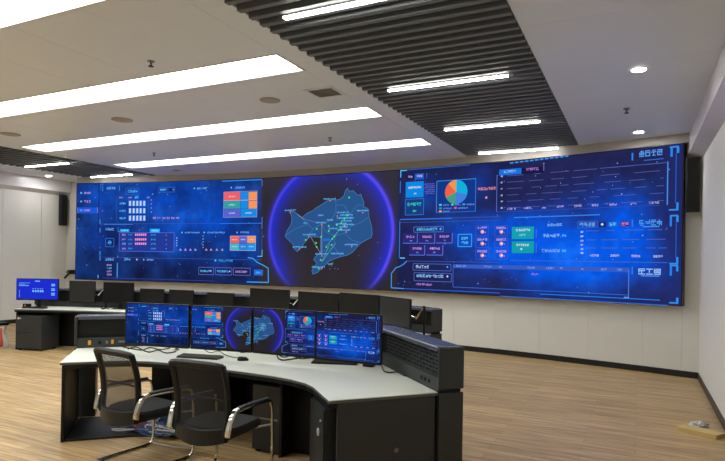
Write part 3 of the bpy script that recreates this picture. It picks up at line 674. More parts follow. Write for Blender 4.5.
# ------------------------------------------------------------------ desks
def offset_line(a, b, d):
    t = Vector((b[0]-a[0], b[1]-a[1])).normalized(); return Vector((-t.y, t.x))*d
def off_poly(P, d):                                   # offset an open polyline to its left by d, mitred
    out = []
    for i, p in enumerate(P):
        ns = []
        if i > 0: ns.append(offset_line(P[i-1], P[i], 1))
        if i < len(P)-1: ns.append(offset_line(P[i], P[i+1], 1))
        n_ = sum(ns, Vector((0, 0))); n_.normalize(); k = d/max(.3, n_.dot(ns[0])); out.append((p[0]+n_.x*k, p[1]+n_.y*k))
    return out
def strip(m, P, d0, d1, z0, z1):
    A, B = off_poly(P, d0), off_poly(P, d1)
    m.prism(A+B[::-1], z0, z1); return m
DH = .735
# --- front desk
xc = -3.345
half = [(0, 3.985), (.3, 3.98), (.6, 3.965), (.8, 3.93), (.98, 3.865), (1.10, 3.78), (1.20, 3.68), (1.415, 3.464)]
inner = [(xc-dx, y) for dx, y in half[:0:-1]]+[(xc+dx, y) for dx, y in half]
con = [(xc-2.003, 4.09), (xc-1.12, 4.975), (xc+1.12, 4.975), (xc+2.003, 4.09)]     # front line of the raised console
fd = empty('control_desk', (xc, 4.3, 0), 0, 'near curved control desk with pale worktop and black console back', 'desk', 'curved control desks')
MB().prism(inner+con[::-1], DH-.006, DH).build('worktop', 'desk_top', fd, bevel=.002); MB().prism(inner+con[::-1], DH-.026, DH-.006).build('edge_band', 'desk_edge', fd, bevel=.003)
us = [(x+(xc-x)*.012, y+.02) for x, y in inner]
MB().prism(us+[(xc+1.97, 4.09), (xc+1.10, 4.955), (xc-1.10, 4.955), (xc-1.97, 4.09)], DH-.062, DH-.026).build('subframe', 'desk_black', fd)
def console(e, P, runs, slots_seg):
    for r in runs: strip(MB(), r, .002, .20, .0, DH-.012).build('plinth_body', 'desk_dark', e)
    strip(MB(), P, .02, .19, DH-.012, DH+.02).build('shadow_gap', 'desk_black', e)
    strip(MB(), P, .0, .05, DH+.004, DH+.105).build('socket_ledge', 'desk_dark', e, bevel=.004)
    strip(MB(), P, .045, .06, DH+.105, 1.035).build('back_panel', 'desk_black', e)
    strip(MB(), P, .06, .20, DH+.02, 1.035).build('rear_shell', 'desk_dark', e)
    strip(MB(), P, -.012, .205, 1.035, 1.077).build('top_cap', 'console_top', e, bevel=.014, seg=3)
    A = Vector(P[-2]); B = Vector(P[-1]); t = (B-A).normalized(); nn = Vector((-t.y, t.x))
    for base, sg in ((Vector(P[-1]), 1), (Vector(P[0]), -1)):
        A = Vector(P[-2 if sg > 0 else 1]); t = (base-A).normalized(); nn = Vector((-t.y, t.x))*sg
        q = [base+nn*-.008, base+nn*.206, base+nn*.206+t*.028, base+nn*-.008+t*.028]
        MB().prism([tuple(v) for v in q], DH+.022, 1.072).build('end_cap', 'desk_dark', e, bevel=.010, seg=3)
        q = [base+nn*.0, base+nn*.204, base+nn*.204+t*.024, base+nn*.0+t*.024]
        MB().prism([tuple(v) for v in q], .0, DH-.004).build('end_post', 'desk_dark', e, bevel=.006)
    # slotted vent lattice on the wings
    for i0, i1 in slots_seg:
        A = Vector(P[i0]); B = Vector(P[i1]); L_ = (B-A).length; t = (B-A).normalized(); nn = Vector((-t.y, t.x))
        g = MB(); Mx = Matrix(((t.x, nn.x, 0, A.x), (t.y, nn.y, 0, A.y), (0, 0, 1, 0), (0, 0, 0, 1)))
        z0, z1 = DH+.112, 1.03; rows = 6; x0, x1 = .10, L_-.03; hh = (z1-z0)/rows
        for r_ in range(rows+1): g.box(x0, x1, .036, .0445, z0+hh*r_-.006, z0+hh*r_+.006, Mx)
        for r_ in range(rows):
            x = x0+(.06 if r_ % 2 else 0)
            while x < x1: g.box(x, min(x+.022, x1), .037, .0445, z0+hh*r_, z0+hh*(r_+1), Mx); x += .12
        tag(g.build('vent_grille', 'desk_dark', e), kind='stuff')
def along(a, b, t): return (a[0]+(b[0]-a[0])*t, a[1]+(b[1]-a[1])*t)
console(fd, con, [[con[0], along(con[0], con[1], .15)], [along(con[0], con[1], .60), con[1], con[2], con[3]]], [(2, 3)])
def sockets(e, A, B, spots):
    A = Vector(A); B = Vector(B); t = (B-A).normalized(); nn = Vector((-t.y, t.x)); Mx = Matrix(((t.x, nn.x, 0, A.x), (t.y, nn.y, 0, A.y), (0, 0, 1, 0), (0, 0, 0, 1)))
    for s, z0, z1, w_, mt, nm in spots: MB().box(s-w_/2, s+w_/2, -.008, .002, z0, z1, Mx).build(nm, mt, e, bevel=.002, seg=1)
sockets(fd, con[0], con[1], [(.12, .765, .815, .030, 'yellow_plastic', 'socket'), (.345, .77, .815, .026, 'yellow_plastic', 'socket'), (.22, .775, .805, .03, 'black_plastic', 'port'), (.29, .775, .805, .025, 'metal_grey', 'port'), (.44, .782, .802, .07, 'metal_grey', 'port')])
sockets(fd, con[2], con[3], [(L_, .775, .805, .03, 'black_plastic', 'port') for L_ in (.95, 1.02, 1.09)])
# carcass under the worktop
def slab(e, a, b, th, z0, z1, mt, nm, bev=.003):
    a = Vector(a); b = Vector(b); t = (b-a).normalized(); nn = Vector((-t.y, t.x))*th
    return MB().prism([tuple(a), tuple(b), tuple(b+nn), tuple(a+nn)], z0, z1).build(nm, mt, e, bevel=bev, seg=1)
slab(fd, (xc+1.448, 3.535), (xc+1.985, 4.09), .03, 0, DH-.03, 'desk_dark', 'end_panel')
slab(fd, (xc-1.97, 4.06), (xc-1.40, 3.475), .03, 0, DH-.03, 'desk_black', 'end_panel')
MB().prism([(xc-1.385, 3.50), (xc-.95, 3.915), (xc-.66, 4.06), (xc-.66, 4.5), (xc-1.3, 4.62), (xc-1.90, 4.06)], 0, .02).build('base_board', 'desk_black', fd, bevel=.003, seg=1)
slab(fd, (xc-.62, 4.06), (xc-.62, 4.92), .03, 0, DH-.06, 'desk_black', 'partition'); slab(fd, (xc-.42, 4.06), (xc-.42, 4.92), .03, 0, DH-.06, 'desk_black', 'partition')
slab(fd, (xc-.65, 4.06), (xc-.42, 4.06), .02, 0, DH-.06, 'desk_black', 'cable_door')
slab(fd, (xc+.60, 4.10), (xc+.60, 4.92), .03, 0, DH-.06, 'desk_black', 'partition')
slab(fd, (xc+.60, 4.28), (xc+1.15, 4.28), .02, 0, DH-.06, 'desk_black', 'modesty_panel')
Mk = Matrix.Translation((xc+1.405+.62*.58, 3.49+.62*.60, .33)) @ Matrix.Rotation(PI/4, 4, 'Z') @ Matrix.Rotation(PI/2, 4, 'X')
k = MB().lathe([(.018, -.002), (.018, .006)], 14); k.v = [tuple(Mk @ Vector(p)) for p in k.v]; k.build('cover_cap', 'metal_grey', fd)

# --- far desk
def yf(X): return 7.40-.06*(X+6.2)**2
NX = 26; XA, XB = -10.15, -2.75
fr2 = [(XA+(XB-XA)*i/NX, yf(XA+(XB-XA)*i/NX)) for i in range(NX+1)]
con2 = off_poly(fr2, .66)
bd = empty('control_desk', (-6.4, 7.6, 0), 0, 'far long curved control desk in front of the video wall', 'desk', 'curved control desks')
MB().prism(fr2+con2[::-1], DH-.006, DH).build('worktop', 'desk_top', bd, bevel=.002); MB().prism(fr2+con2[::-1], DH-.026, DH-.006).build('edge_band', 'desk_edge', bd)
A_, B_ = off_poly(fr2, .02), off_poly(fr2, .64)
MB().prism(A_+B_[::-1], DH-.06, DH-.026).build('subframe', 'desk_black', bd)
console(bd, con2, [con2], [])
strip(MB(), off_poly(fr2, .50), 0, .02, .0, DH-.06).build('modesty_panel', 'desk_black', bd)
for i in (0, 6, 13, 20, 26):
    t = Vector((1, -.12*(fr2[i][0]+6.2))).normalized(); nn = Vector((-t.y, t.x)); p = Vector(fr2[i])+(t*.0 if i else t*.02)-(t*.05 if i == 26 else t*0)
    q = [p+nn*.03, p+nn*.5, p+nn*.5+t*.03, p+nn*.03+t*.03]
    MB().prism([tuple(v) for v in q], 0, DH-.06).build('end_panel' if i in (0, 26) else 'partition', 'desk_black', bd, bevel=.003, seg=1)

def pedestal(name, loc, rz, wd, dp, h, label, drawers, knob):
    e = empty(name, loc, rz, label, 'cabinet')
    MB().box(-wd/2, wd/2, .018, dp, .03, h).build('body', 'desk_dark', e, local=True, bevel=.004)
    z = .035; hs = (h-.01-z)/drawers
    for i in range(drawers):
        d = MB().box(-wd/2+.002, wd/2-.002, 0, .017, z+hs*i+.002, z+hs*(i+1)-.002).build('drawer', 'desk_dark', e, local=True, bevel=.003)
        if i == drawers-1:
            for kx, kz, r_ in knob:
                g = MB().lathe([(r_*.7, 0), (r_, .003), (r_, .010), (r_*.6, .012)], 14); Mk = Matrix.Translation((kx, 0, kz)) @ Matrix.Rotation(PI/2, 4, 'X')
                g.v = [tuple(Mk @ Vector(p)) for p in g.v]; g.build('lock', 'lock_metal', d, local=True, smooth=True)
    for sx in (-1, 1):
        for yy in (.06, dp-.06): MB().lathe([(.02, 0), (.022, .006), (.022, .024), (.012, .03)], 12, (sx*(wd/2-.05), yy, 0)).build('caster', 'black_plastic', e, local=True, smooth=True)
    return e
pedestal('drawer_cabinet', (-9.80, 6.51, 0), math.radians(14), .54, .44, .62, 'dark grey drawer cabinet under the far desk below the lit blue monitor', 2, [(-.21, .575, .022), (-.17, .575, .012)])
pedestal('door_cabinet', (-2.205, 3.765, 0), math.radians(-45), .40, .50, .62, 'dark cabinet with chrome lock under the right wing of the near desk', 1, [(.08, .42, .03), (.14, .52, .010)])
pc_ = empty('computer_tower', (-2.93, 4.14, 0), math.radians(2), 'dark computer case under the middle of the near desk, behind the right chair', 'computer')
MB().box(-.15, .15, 0, .42, .02, .60).build('case', 'desk_dark', pc_, local=True, bevel=.006)
MB().box(-.145, .145, -.012, 0, .03, .59).build('front_panel', 'sheen_and_case_grey', pc_, local=True, bevel=.004)
MB().box(-.12, .12, -.016, -.012, .30, .315).build('trim_strip', 'metal_grey', pc_, local=True)
for sx in (-.11, .11): MB().box(sx-.02, sx+.02, .02, .40, 0, .02).build('foot', 'black_plastic', pc_, local=True)

# ------------------------------------------------------------------ monitors
def monitor(pl_, pr_, zb, zt, label, screen=None, front='black_glass', group=None, base_z=DH, arm=0, side_arm=False):
    a = Vector(pl_); b = Vector(pr_); wd = (b-a).length; c = (a+b)/2; rz = math.atan2(b.y-a.y, b.x-a.x)
    e = empty('monitor', (c.x, c.y, base_z), rz, label, 'monitor', group)
    z0, z1 = zb-base_z, zt-base_z; h = z1-z0
    MB().box(-wd/2, wd/2, .004, .034, z0, z1).build('housing', 'black_plastic', e, local=True, bevel=.004)
    MB().box(-wd*.3, wd*.3, .034, .06, z0+h*.22, z1-h*.22).build('back_cover', 'black_plastic', e, local=True, bevel=.01)
    bz = .010; lo = .022
    fm = MB(); fm.box(-wd/2, wd/2, 0, .004, z0, z0+lo); fm.box(-wd/2, wd/2, 0, .004, z1-bz, z1); fm.box(-wd/2, -wd/2+bz, 0, .004, z0+lo, z1-bz); fm.box(wd/2-bz, wd/2, 0, .004, z0+lo, z1-bz)
    fm.build('bezel', 'black_plastic', e, local=True)
    x0, x1, y0, y1 = -wd/2+bz, wd/2-bz, z0+lo, z1-bz
    if screen is None:
        MB().box(x0, x1, .001, .0038, y0, y1).build('screen', front, e, local=True)
    elif screen == 'blue':
        MB().box(x0, x1, .001, .0038, y0, y1).build('screen_image', 'blue_display', e, local=True)
        g = MB(); rnd = random.Random(4); W_, H_ = x1-x0, y1-y0
        def bar(u0, u1, v, t): g.box(x0+u0*W_, x0+u1*W_, .0002, .0009, y0+v*H_-t*H_/2, y0+v*H_+t*H_/2)
        bar(.44, .56, .90, .05); bar(.05, .32, .80, .02); bar(.05, .20, .74, .02)
        for u in (.05, .10, .15, .2, .25): bar(u, u+.035, .67, .05)
        for u in (.38, .44, .5, .56, .61): bar(u, u+.04, .40, .10); bar(u, u+.03, .52, .03)
        for v in (.75, .68, .52, .45, .30, .22): bar(.84, .93, v, .05)
        for v in (.12, .2, .3, .4): bar(.06, .07, v, .08)
        g.build('screen_graphic', 'blue_display_ink', e, local=True)
    else:
        s0, s1 = screen; fx = lambda s: x0+(s-s0)/(s1-s0)*(x1-x0); fz = lambda z: y0+(z-Z0)/(Z1-Z0)*(y1-y0)
        m = MB(); image_grid(m, s0, s1, 90, 40, lambda s, z, l: (fx(s), .0030, fz(z))); m.build('screen_image', 'desk_display', e, local=True)
        m = MB()
        for part, layer, pts, c_ in INK:
            q = clip_s(ccw(pts), s0, s1)
            if len(q) >= 3: m.add([(fx(s), .0028-.0003*layer, fz(z)) for s, z in q], [tuple(range(len(q)))], c_)
        m.build('screen_graphic', 'desk_display_ink', e, local=True)
    if arm:
        MB().tube([(0, .06, z0+h*.5), (0, arm, z0+h*.5)], .018, 8).build('arm', 'metal_grey', e, local=True)
        MB().lathe([(.03, 0), (.03, .006), (.016, .008), (.016, z0+h*.55)], 12, (0, arm, 0)).build('post', 'metal_grey', e, local=True)
    elif not side_arm:
        MB().box(-.035, .035, .06, .085, .008, z0+h*.5).build('stand_neck', 'black_plastic', e, local=True, bevel=.006)
        MB().box(-.11, .11, -.0, .16, 0, .010).build('stand_base', 'black_plastic', e, local=True, bevel=.004)
    if side_arm:
        u = wd/2; MB().tube([(u-.12, .08, z0+h*.42), (u+.02, .09, z0+h*.36), (u+.15, .11, z1-.10)], .016, 8).build('arm', 'chrome', e, local=True)
        MB().lathe([(.032, 0), (.032, .006), (.018, .008), (.018, z1-.08)], 12, (u+.15, .12, 0)).build('post', 'black_plastic', e, local=True)
    return e
q4 = (S1-S0)/4
g1 = 'lit monitors on the near desk'
FM = [((-4.675, 4.12), (-3.955, 4.255)), ((-3.940, 4.265), (-3.295, 4.385)), ((-3.285, 4.390), (-2.610, 4.418)), ((-2.597, 4.40), (-1.960, 4.42))]
FL = ['lit monitor at the left end of the near desk showing a data table', 'lit monitor showing coloured tiles and the edge of a globe ring', 'lit monitor showing the blue map inside a globe ring', 'lit monitor at the right end of the near desk with two green tiles']
for i, ((a, b), t) in enumerate(zip(FM, FL)): monitor(a, b, .822, 1.252, t, (S0+q4*i, S0+q4*(i+1)), group=g1, arm=(.36, .46, .44, .40)[i])

def row2(x_px, off):                                  # ground position on the far desk for an image column
    best = None
    for i in range(1500):
        X = -10.9+8.6*i/1499; p = (X, yf(X)+off); d = AX_R[0]*p[0]+AX_R[1]*p[1]; f = AX_F[0]*p[0]+AX_F[1]*p[1]
        e = abs(CX_PX+F_PX*d/f-x_px)
        if best is None or e < best[0]: best = (e, p)
    return best[1]
g2 = 'monitors on the far desk'
R2 = [(17, 59, .87, 1.275, .38, 'blue', 'lit blue monitor at the left end of the far desk'),
      (70, 95.4, .83, 1.245, .42, 'sheen_and_case_grey', 'switched off greyish monitor on the far desk, right of the lit blue one'),
      (104, 134, .84, 1.232, .42, 'black_glass', 'switched off tall monitor on the far desk above the left console of the near desk'),
      (140.7, 164.5, .80, 1.132, .42, None, 'low black monitor on the far desk, first right of the two tall left ones'),
      (169.7, 194, .80, 1.13, .42, None, 'low black monitor on the far desk, middle of the three low ones'),
      (207.6, 234, .80, 1.11, .42, None, 'low black monitor on the far desk behind the tiles monitor'),
      (250.5, 289.5, .84, 1.215, .42, None, 'black monitor on the far desk right behind the map monitor'),
      (298.5, 338.6, .84, 1.205, .42, None, 'black monitor on the far desk below the right rim of the globe'),
      (340, 379.4, .84, 1.228, .40, None, 'black monitor on the far desk beside the turned grey one')]
for xl, xr, zb, zt, off, kind, label in R2:
    a, b = row2(xl, off), row2(xr, off)
    monitor(a, b, zb, zt, label, 'blue' if kind == 'blue' else None, front=kind if kind in ('sheen_and_case_grey', 'black_glass') else 'black_plastic', group=g2, arm=.16 if kind is None and 'right behind the map' not in label else 0, side_arm=kind == 'sheen_and_case_grey' or 'right behind the map' in label)
a = row2(380.3, .38); b = row2(410.5, .22)
monitor(a, b, .835, 1.225, 'turned grey monitor at the right end of the far desk', None, front='sheen_and_case_grey', group=g2, side_arm=True)

# ------------------------------------------------------------------ keyboards, mice, small things on the desks
def keyboard_proto():
    e = empty('keyboard', (0, 0, 0), 0, 'x', 'keyboard', 'black keyboards')
    MB().extrude([(-.22, -.07, 0), (-.22, .07, 0), (-.22, .07, .020), (-.22, -.07, .010)], (.44, 0, 0)).build('base', 'black_plastic', e, local=True, bevel=.004)
    k = MB()
    for r_ in range(6):
        y = -.058+r_*.0208; z = .0105+(y+.07)/.14*.010; x = -.21
        while x < .205:
            w_ = .10 if (r_ == 0 and -.10 < x < -.05) else .0165; k.box(x, x+w_, y-.0075, y+.0075, z, z+.007); x += w_+.0035
    tag(k.build('keys', 'key', e, local=True), kind='stuff')
    return e
kb = keyboard_proto()
KB = [((-3.86, 4.315), math.radians(13), .44, 'black keyboard behind the right chair, left of the mouse'), ((-2.58, 4.74), math.radians(18), .4, 'black keyboard tucked under the right lit monitor'),
      ((-9.95, 6.72), math.radians(16), .4, 'dark keyboard in front of the lit blue monitor on the far desk')]
for i, (p, rz, _, t) in enumerate(KB):
    o = kb if i == 0 else copy_tree(kb); place(o, (p[0], p[1], DH+.0005), rz, t)
def mouse_proto():
    e = empty('mouse', (0, 0, 0), 0, 'x', 'mouse', 'black mice'); m = MB(); n, k = 16, 7
    rings = [(1.0, .0), (1.0, .012), (.92, .024), (.7, .032), (.35, .036)]
    m.lathe([(r_, z) for r_, z in rings], n); m.v = [(x*.031, y*.055, z*(1-.25*y)) for x, y, z in m.v]; m.build('shell', 'black_plastic', e, local=True, smooth=True)
    MB().box(-.004, .004, .018, .036, .030, .0365).build('wheel', 'metal_grey', e, local=True, bevel=.002)
    return e
ms = mouse_proto()
p = on_z(243, 359.5, DH+.01); place(ms, (p[0], p[1], DH+.0005), math.radians(-60), 'black mouse on the near desk right of the keyboard')
o = copy_tree(ms); p = on_z(55, 305.5, DH+.01); place(o, (p[0], p[1]-.0, DH+.0005), math.radians(20), 'small mouse on the far desk beside the lit blue monitor')
# receiver box at the right end of the near desk
p = on_z(370, 365, DH+.01); e = empty('flat_box', (p[0], p[1]-.02, DH+.0005), math.radians(5), 'small flat black box on the near desk under the right lit monitor', 'box')
MB().box(-.05, .05, -.04, .04, 0, .022).build('case', 'black_plastic', e, local=True, bevel=.006); MB().box(-.035, .035, -.025, .025, .022, .025).build('lid', 'key', e, local=True, bevel=.002)
p = on_z(22, 300, .86)
e = empty('light_box', (row2(27, .30)[0], row2(27, .30)[1]+.02, DH+.0005), math.radians(18), 'small dark box with an amber light under the lit blue monitor', 'box')
MB().box(-.06, .06, -.04, .04, 0, .07).build('case', 'black_plastic', e, local=True, bevel=.006); MB().box(-.02, .0, -.043, -.04, .03, .055).build('light', 'yellow_plastic', e, local=True)

def cable(name, pts, r, mt, label, n=5):
    return tag(MB().tube(smooth_path(pts, n), r, 6).build(name, mt, smooth=True), label, 'cable', 'cables')
def desk_cable(pxs, label, r=.006, z=DH+.007, lift=()):
    pts = []
    for i, (x, y) in enumerate(pxs):
        q = on_z(x, y, z); pts.append((q[0], q[1], z+(lift[i] if i < len(lift) else 0)))
    cable('cable', pts, r, 'cable_black', label)
desk_cable([(122, 346.5), (131, 348.5), (142, 350), (150, 347.5), (160, 349.5), (170, 348)], 'black cable lying under the left lit monitor')
desk_cable([(128, 349), (136, 347), (148, 352), (158, 350), (166, 353), (176, 351.5)], 'black cable curling toward the keyboard from the left lit monitor')
desk_cable([(205, 350), (210, 352.5), (219, 351), (224, 354), (232, 357), (240, 358)], 'thin black cable between keyboard and mouse', .004)
desk_cable([(277, 354), (278, 358), (283, 360), (292, 359), (301, 357.5)], 'black cable curling under the map monitor', .007)
desk_cable([(279, 355), (284, 357), (292, 355.5), (300, 358.5), (310, 358)], 'second black cable crossing under the map monitor', .006)
desk_cable([(382, 366), (384, 371), (390, 372.5), (397, 372), (405, 376)], 'black cable by the slotted console panel', .006)
for i, (x0, t) in enumerate(((101, 'black cable on the far desk left of the near console'), (113, 'short black cable on the far desk by the tall monitor'), (120, 'black cable on the far desk next to the near lit monitor'))):
    q = [on_z(x0+dx, 307.5+dy, DH+.0125) for dx, dy in ((0, 0), (2, 1.4), (5, .2), (7, 1.2))]; cable('cable', q, .012, 'cable_black', t)

# tangle under the near desk's left wing
rnd = random.Random(3); g = MB()
for i in range(26):
    cx, cy = xc-.98+rnd.uniform(-.12, .45), 4.12+rnd.uniform(-.12, .22); pts = []
    for k in range(7): pts.append((cx+rnd.uniform(-.26, .26), cy+rnd.uniform(-.14, .14), .033+rnd.uniform(0, .09)*(0 < k < 6)))
    g.tube(smooth_path(pts, 4), rnd.choice((.006, .007, .009)), 5)
tag(g.build('cable_tangle', 'cable_blue', smooth=True), 'tangle of bluish cables on the floor under the near desk', 'cables', None, 'stuff')
g = MB()
for i in range(7):
    cx, cy = xc-.95+rnd.uniform(-.2, .35), 4.02+rnd.uniform(-.05, .16); pts = [(cx+rnd.uniform(-.24, .24), cy+rnd.uniform(-.1, .1), .035+rnd.uniform(0, .12)*(0 < k < 5)) for k in range(6)]
    g.tube(smooth_path(pts, 4), .006, 5)
tag(g.build('cable_tangle', 'cable_white', smooth=True), 'pale white cables mixed into the tangle under the near desk', 'cables', None, 'stuff')
cable('cable', [(-4.05, 3.87, .007), (-3.85, 3.86, .007), (-3.62, 3.92, .007), (-3.56, 4.02, .06), (-3.62, 4.06, .14), (-3.74, 4.08, .10)], .006, 'cable_white', 'white cable loop at the right end of the floor tangle')
cable('cable', [(-4.4, 4.02, .03), (-4.33, 3.96, .07), (-4.28, 4.0, .11), (-4.24, 4.06, .035)], .008, 'red_plastic', 'short red cable in the floor tangle under the near desk')

# ------------------------------------------------------------------ chairs
def chair_proto():
    e = empty('office_chair', (0, 0, 0), 0, 'x', 'chair', 'mesh back cantilever office chairs')
    W2 = .237
    def back_c(t):                                    # profile of the backrest: t 0 bottom .. 1 top -> (y, z)
        return (-.19+.03*math.sin(t*PI)-.05*t*t-.01, .435+.51*t)
    def half_w(t): return W2*(1.0-.07*(1-t)**2 - .02*t)
    # frame: rounded ring following the profile
    ring = []
    for t in np.linspace(0, 1, 13): ring.append((-half_w(t), *back_c(t)))
    for k in np.linspace(-.975, .975, 11): y, z = back_c(1.0); ring.append((half_w(1)*k, y-.018*(1-k*k), z+.012*(1-k**4)))
    for t in np.linspace(1, 0, 13): ring.append((half_w(t), *back_c(t)))
    f = MB(); rr = [.021]*len(ring); f.tube(ring, .028, 8, flat=.8); f.build('back_frame', 'chair_plastic', e, local=True, smooth=True)
    # top rail, wider flat band
    b = MB(); n = 12
    for k in range(n+1):
        u = -1+2*k/n; y, z = back_c(1); yy = y-.018*(1-u*u); zz = z+.012*(1-u**4)
        b.v += [(half_w(1)*u, yy-.012, zz-.03), (half_w(1)*u, yy+.012, zz-.03), (half_w(1)*u, yy+.010, zz+.016), (half_w(1)*u, yy-.012, zz+.016)]
    for k in range(n):
        for j in range(4): b.f.append([4*k+j, 4*(k+1)+j, 4*(k+1)+(j+1) % 4, 4*k+(j+1) % 4]); b.c.append(None)
    b.f += [[3, 2, 1, 0], [4*n, 4*n+1, 4*n+2, 4*n+3]]; b.c += [None, None]
    b.build('top_rail', 'chair_plastic', e, local=True, smooth=True)
    # lower lip of the back, deep curved band
    b = MB()
    for k in range(n+1):
        u = -1+2*k/n; y, z = back_c(.02); yy = y-.055*(1-u*u)-.004; x = half_w(0)*1.03*u; dz = -.035*(1-u*u)
        b.v += [(x, yy-.010, z-.045+dz), (x, yy+.03, z-.055+dz), (x, yy+.022, z+.055+dz*.6), (x, yy-.006, z+.05+dz*.6)]
    for k in range(n):
        for j in range(4): b.f.append([4*k+j, 4*(k+1)+j, 4*(k+1)+(j+1) % 4, 4*k+(j+1) % 4]); b.c.append(None)
    b.f += [[3, 2, 1, 0], [4*n, 4*n+1, 4*n+2, 4*n+3]]; b.c += [None, None]
    b.build('lower_rail', 'chair_plastic', e, local=True, smooth=True)
    # mesh
    b = MB(); nt, nu = 12, 10
    for i in range(nt+1):
        t = .04+.94*i/nt; y, z = back_c(t)
        for k in range(nu+1): u = -1+2*k/nu; b.v.append((half_w(t)*u*.985, y-.022*(1-u*u)-.03*(1-u*u)*(1-t)**2, z-.03*(1-u*u)*(1-t)**3))
    for i in range(nt):
        for k in range(nu): a = i*(nu+1)+k; b.f.append([a, a+1, a+nu+2, a+nu+1]); b.c.append(None)
    b.build('mesh_back', 'mesh_fabric', e, local=True, smooth=True)
    y, z = back_c(.48); MB().tube([(-half_w(.48), y+.01, z), (-.1, y-.002, z+.012), (.1, y-.002, z+.012), (half_w(.48), y+.01, z)], .009, 6).build('lumbar_bar', 'chair_plastic', e, local=True, smooth=True)
    # seat cushion
    out = []
    for k in range(28):
        q = 2*PI*k/28; cx_, sx_ = math.cos(q), math.sin(q); sq = lambda v: math.copysign(abs(v)**.55, v); out.append((.248*sq(cx_), .06+.26*sq(sx_)))
    b = MB(); lay = [(.93, .405), (1.0, .425), (1.0, .455), (.94, .475), (.6, .478)]; n = len(out)
    for sc, z in lay: b.v += [(x*sc, .06+(y-.06)*sc, z-(.02*max(0, (y-.15)/.17)**2)) for x, y in out]
    for i in range(len(lay)-1):
        for j in range(n): b.f.append([i*n+j, i*n+(j+1) % n, (i+1)*n+(j+1) % n, (i+1)*n+j]); b.c.append(None)
    b.f += [list(range(n))[::-1], list(range((len(lay)-1)*n, len(lay)*n))]; b.c += [None, None]
    b.build('seat', 'fabric', e, local=True, smooth=True)
    MB().box(-.20, .20, -.16, .26, .385, .408).build('seat_pan', 'chair_plastic', e, local=True, bevel=.01)
    for sx in (-1, 1):
        X = sx*.272
        path = smooth_path([(X, -.20, .014), (X, .05, .014), (X, .27, .014), (X, .335, .05), (X, .345, .2), (X, .335, .45), (X, .32, .56), (X, .28, .598), (X, .15, .607), (X, -.08, .61), (X, -.155, .598), (X*.985, -.185, .55), (X*.97, -.20, .49), (X*.95, -.205, .44)], 4)
        MB().tube(path, .0125, 8).build('leg_frame', 'chrome', e, local=True, smooth=True)
        MB().tube(smooth_path([(X, .27, .618), (X, .12, .626), (X, -.06, .629), (X, -.12, .624)], 4), .022, 8, flat=.6).build('armrest', 'black_plastic', e, local=True, smooth=True)
        MB().tube(smooth_path([(X, -.12, .624), (X*1.0, -.165, .612), (X*.99, -.200, .565), (X*.975, -.222, .50), (X*.97, -.228, .45)], 5), [.022]*3+[.021]*18, 8, flat=.6).build('arm_bracket', 'chrome', e, local=True, smooth=True)
        MB().tube([(X, .338, .40), (sx*.18, .20, .395)], .011, 6).build('seat_support', 'chrome', e, local=True, smooth=True)
        for yy in (-.17, .25): MB().box(X-.012, X+.012, yy-.02, yy+.02, 0, .006).build('glide', 'black_plastic', e, local=True)
    MB().tube([(-.272, -.20, .014), (.272, -.20, .014)], .0125, 8).build('rear_bar', 'chrome', e, local=True, smooth=True)
    return e
ch = chair_proto()
place(ch, (-3.745, 3.465, 0), math.radians(-7), 'mesh back office chair on the left, with cables on the floor behind it')
o = copy_tree(ch); place(o, (-2.87, 3.415, 0), math.radians(2), 'mesh back office chair on the right, in front of the mouse')

# ------------------------------------------------------------------ things on the floor
wo = empty('wood_offcut', (.60, 6.74, 0), math.radians(-24), 'short pale board lying on the floor near the right wall', 'board')
b = MB(); b.add([(-.19, -.085, .0), (.17, -.09, .0), (.21, .085, 0), (-.20, .085, 0), (-.19, -.085, .042), (.17, -.09, .044), (.21, .085, .044), (-.20, .085, .042)], [(0, 3, 2, 1), (4, 5, 6, 7), (0, 1, 5, 4), (1, 2, 6, 5), (2, 3, 7, 6), (3, 0, 4, 7)])
b.build('plank', 'wood_offcut', wo, local=True, bevel=.002, seg=1)
b = MB(); b.add([(-.191, -.07, .0), (-.26, .045, 0), (-.201, .084, 0), (-.191, -.07, .03), (-.26, .045, .032), (-.201, .084, .036)], [(0, 1, 2), (5, 4, 3), (0, 3, 4, 1), (1, 4, 5, 2), (2, 5, 3, 0)]); b.build('split_end', 'wood_offcut', wo, local=True)
q = on_z(699, 424.5, .03); gl_ = empty('crumpled_rag', (q[0], q[1]+.02, 0), .3, 'small crumpled white rag on the floor behind the pale board', 'rag')
b = MB(); n, k_ = 18, 9
for i in range(k_+1):
    th = PI/2*i/k_
    for j in range(n):
        ph = 2*PI*j/n; rr = 1+.22*math.sin(3*ph+2*i)+.16*math.sin(5*ph-i*1.3)
        b.v.append((.09*math.cos(th)*math.cos(ph)*rr, .06*math.cos(th)*math.sin(ph)*rr, .001+.055*math.sin(th)*(1+.25*math.sin(4*ph+i))))
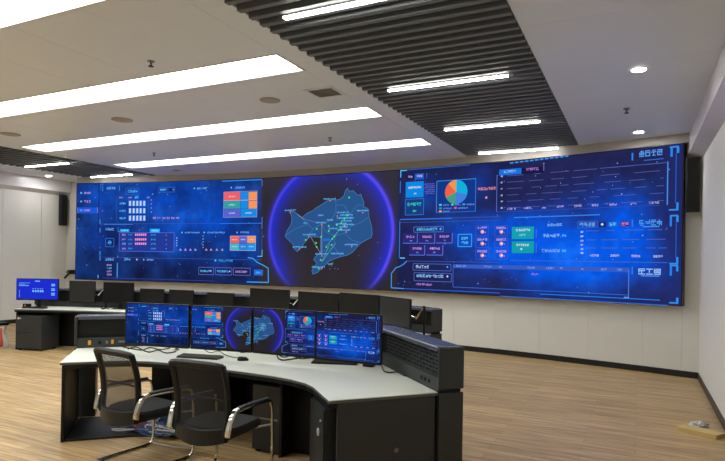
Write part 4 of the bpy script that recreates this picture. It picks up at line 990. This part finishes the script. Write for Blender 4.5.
for i in range(k_):
    for j in range(n): b.f.append([i*n+j, i*n+(j+1) % n, (i+1)*n+(j+1) % n, (i+1)*n+j]); b.c.append(None)
b.f.append(list(range(n))[::-1]); b.c.append(None)
b.build('cloth', 'white_plastic', gl_, local=True, smooth=True)
b = MB(); b.tube(smooth_path([(.03, -.05, .03), (.06, -.04, .045), (.085, -.01, .035), (.09, .03, .012)], 4), [.012]*13, 6, flat=.5); b.build('fold', 'vent', gl_, local=True, smooth=True)
# bag at the far left
bg = empty('shopping_bag', (-10.50, 6.42, 0), .2, 'red and white plastic bag standing beside the far desk end', 'bag')
b = MB(); n, k_ = 20, 8
for i in range(k_+1):
    t = i/k_; w_ = .13*(1-.25*t**2)+.02*math.sin(t*7)
    for j in range(n):
        ph = 2*PI*j/n; rr = 1+.06*math.sin(4*ph+3*t)+.04*math.sin(7*ph-5*t); b.v.append((w_*1.1*math.cos(ph)*rr, w_*math.sin(ph)*rr, .42*t))
for i in range(k_):
    for j in range(n): b.f.append([i*n+j, i*n+(j+1) % n, (i+1)*n+(j+1) % n, (i+1)*n+j]); b.c.append(None)
b.f += [list(range(n))[::-1], list(range(k_*n, (k_+1)*n))]; b.c += [None, None]
b.build('bag_body', 'bag_white', bg, local=True, smooth=True)
b = MB()
for i in range(5):
    t = .1+.8*i/4; w_ = .134*(1-.25*t**2)+.02*math.sin(t*7)
    for j in range(7):
        ph = -PI*.62+PI*.5*j/6; rr = 1.05+.06*math.sin(4*ph+3*t)+.04*math.sin(7*ph-5*t); b.v.append((w_*1.1*math.cos(ph)*rr, w_*math.sin(ph)*rr, .42*t))
for i in range(4):
    for j in range(6): a = i*7+j; b.f.append([a, a+1, a+8, a+7]); b.c.append(None)
o = b.build('printed_patch', 'bag_red', bg, local=True, smooth=True); sd = o.modifiers.new('t', 'SOLIDIFY'); sd.thickness = .002; sd.offset = 1
MB().box(-.13, .13, -.10, .10, .42, .475).build('folded_top', 'black_plastic', bg, local=True, bevel=.02)
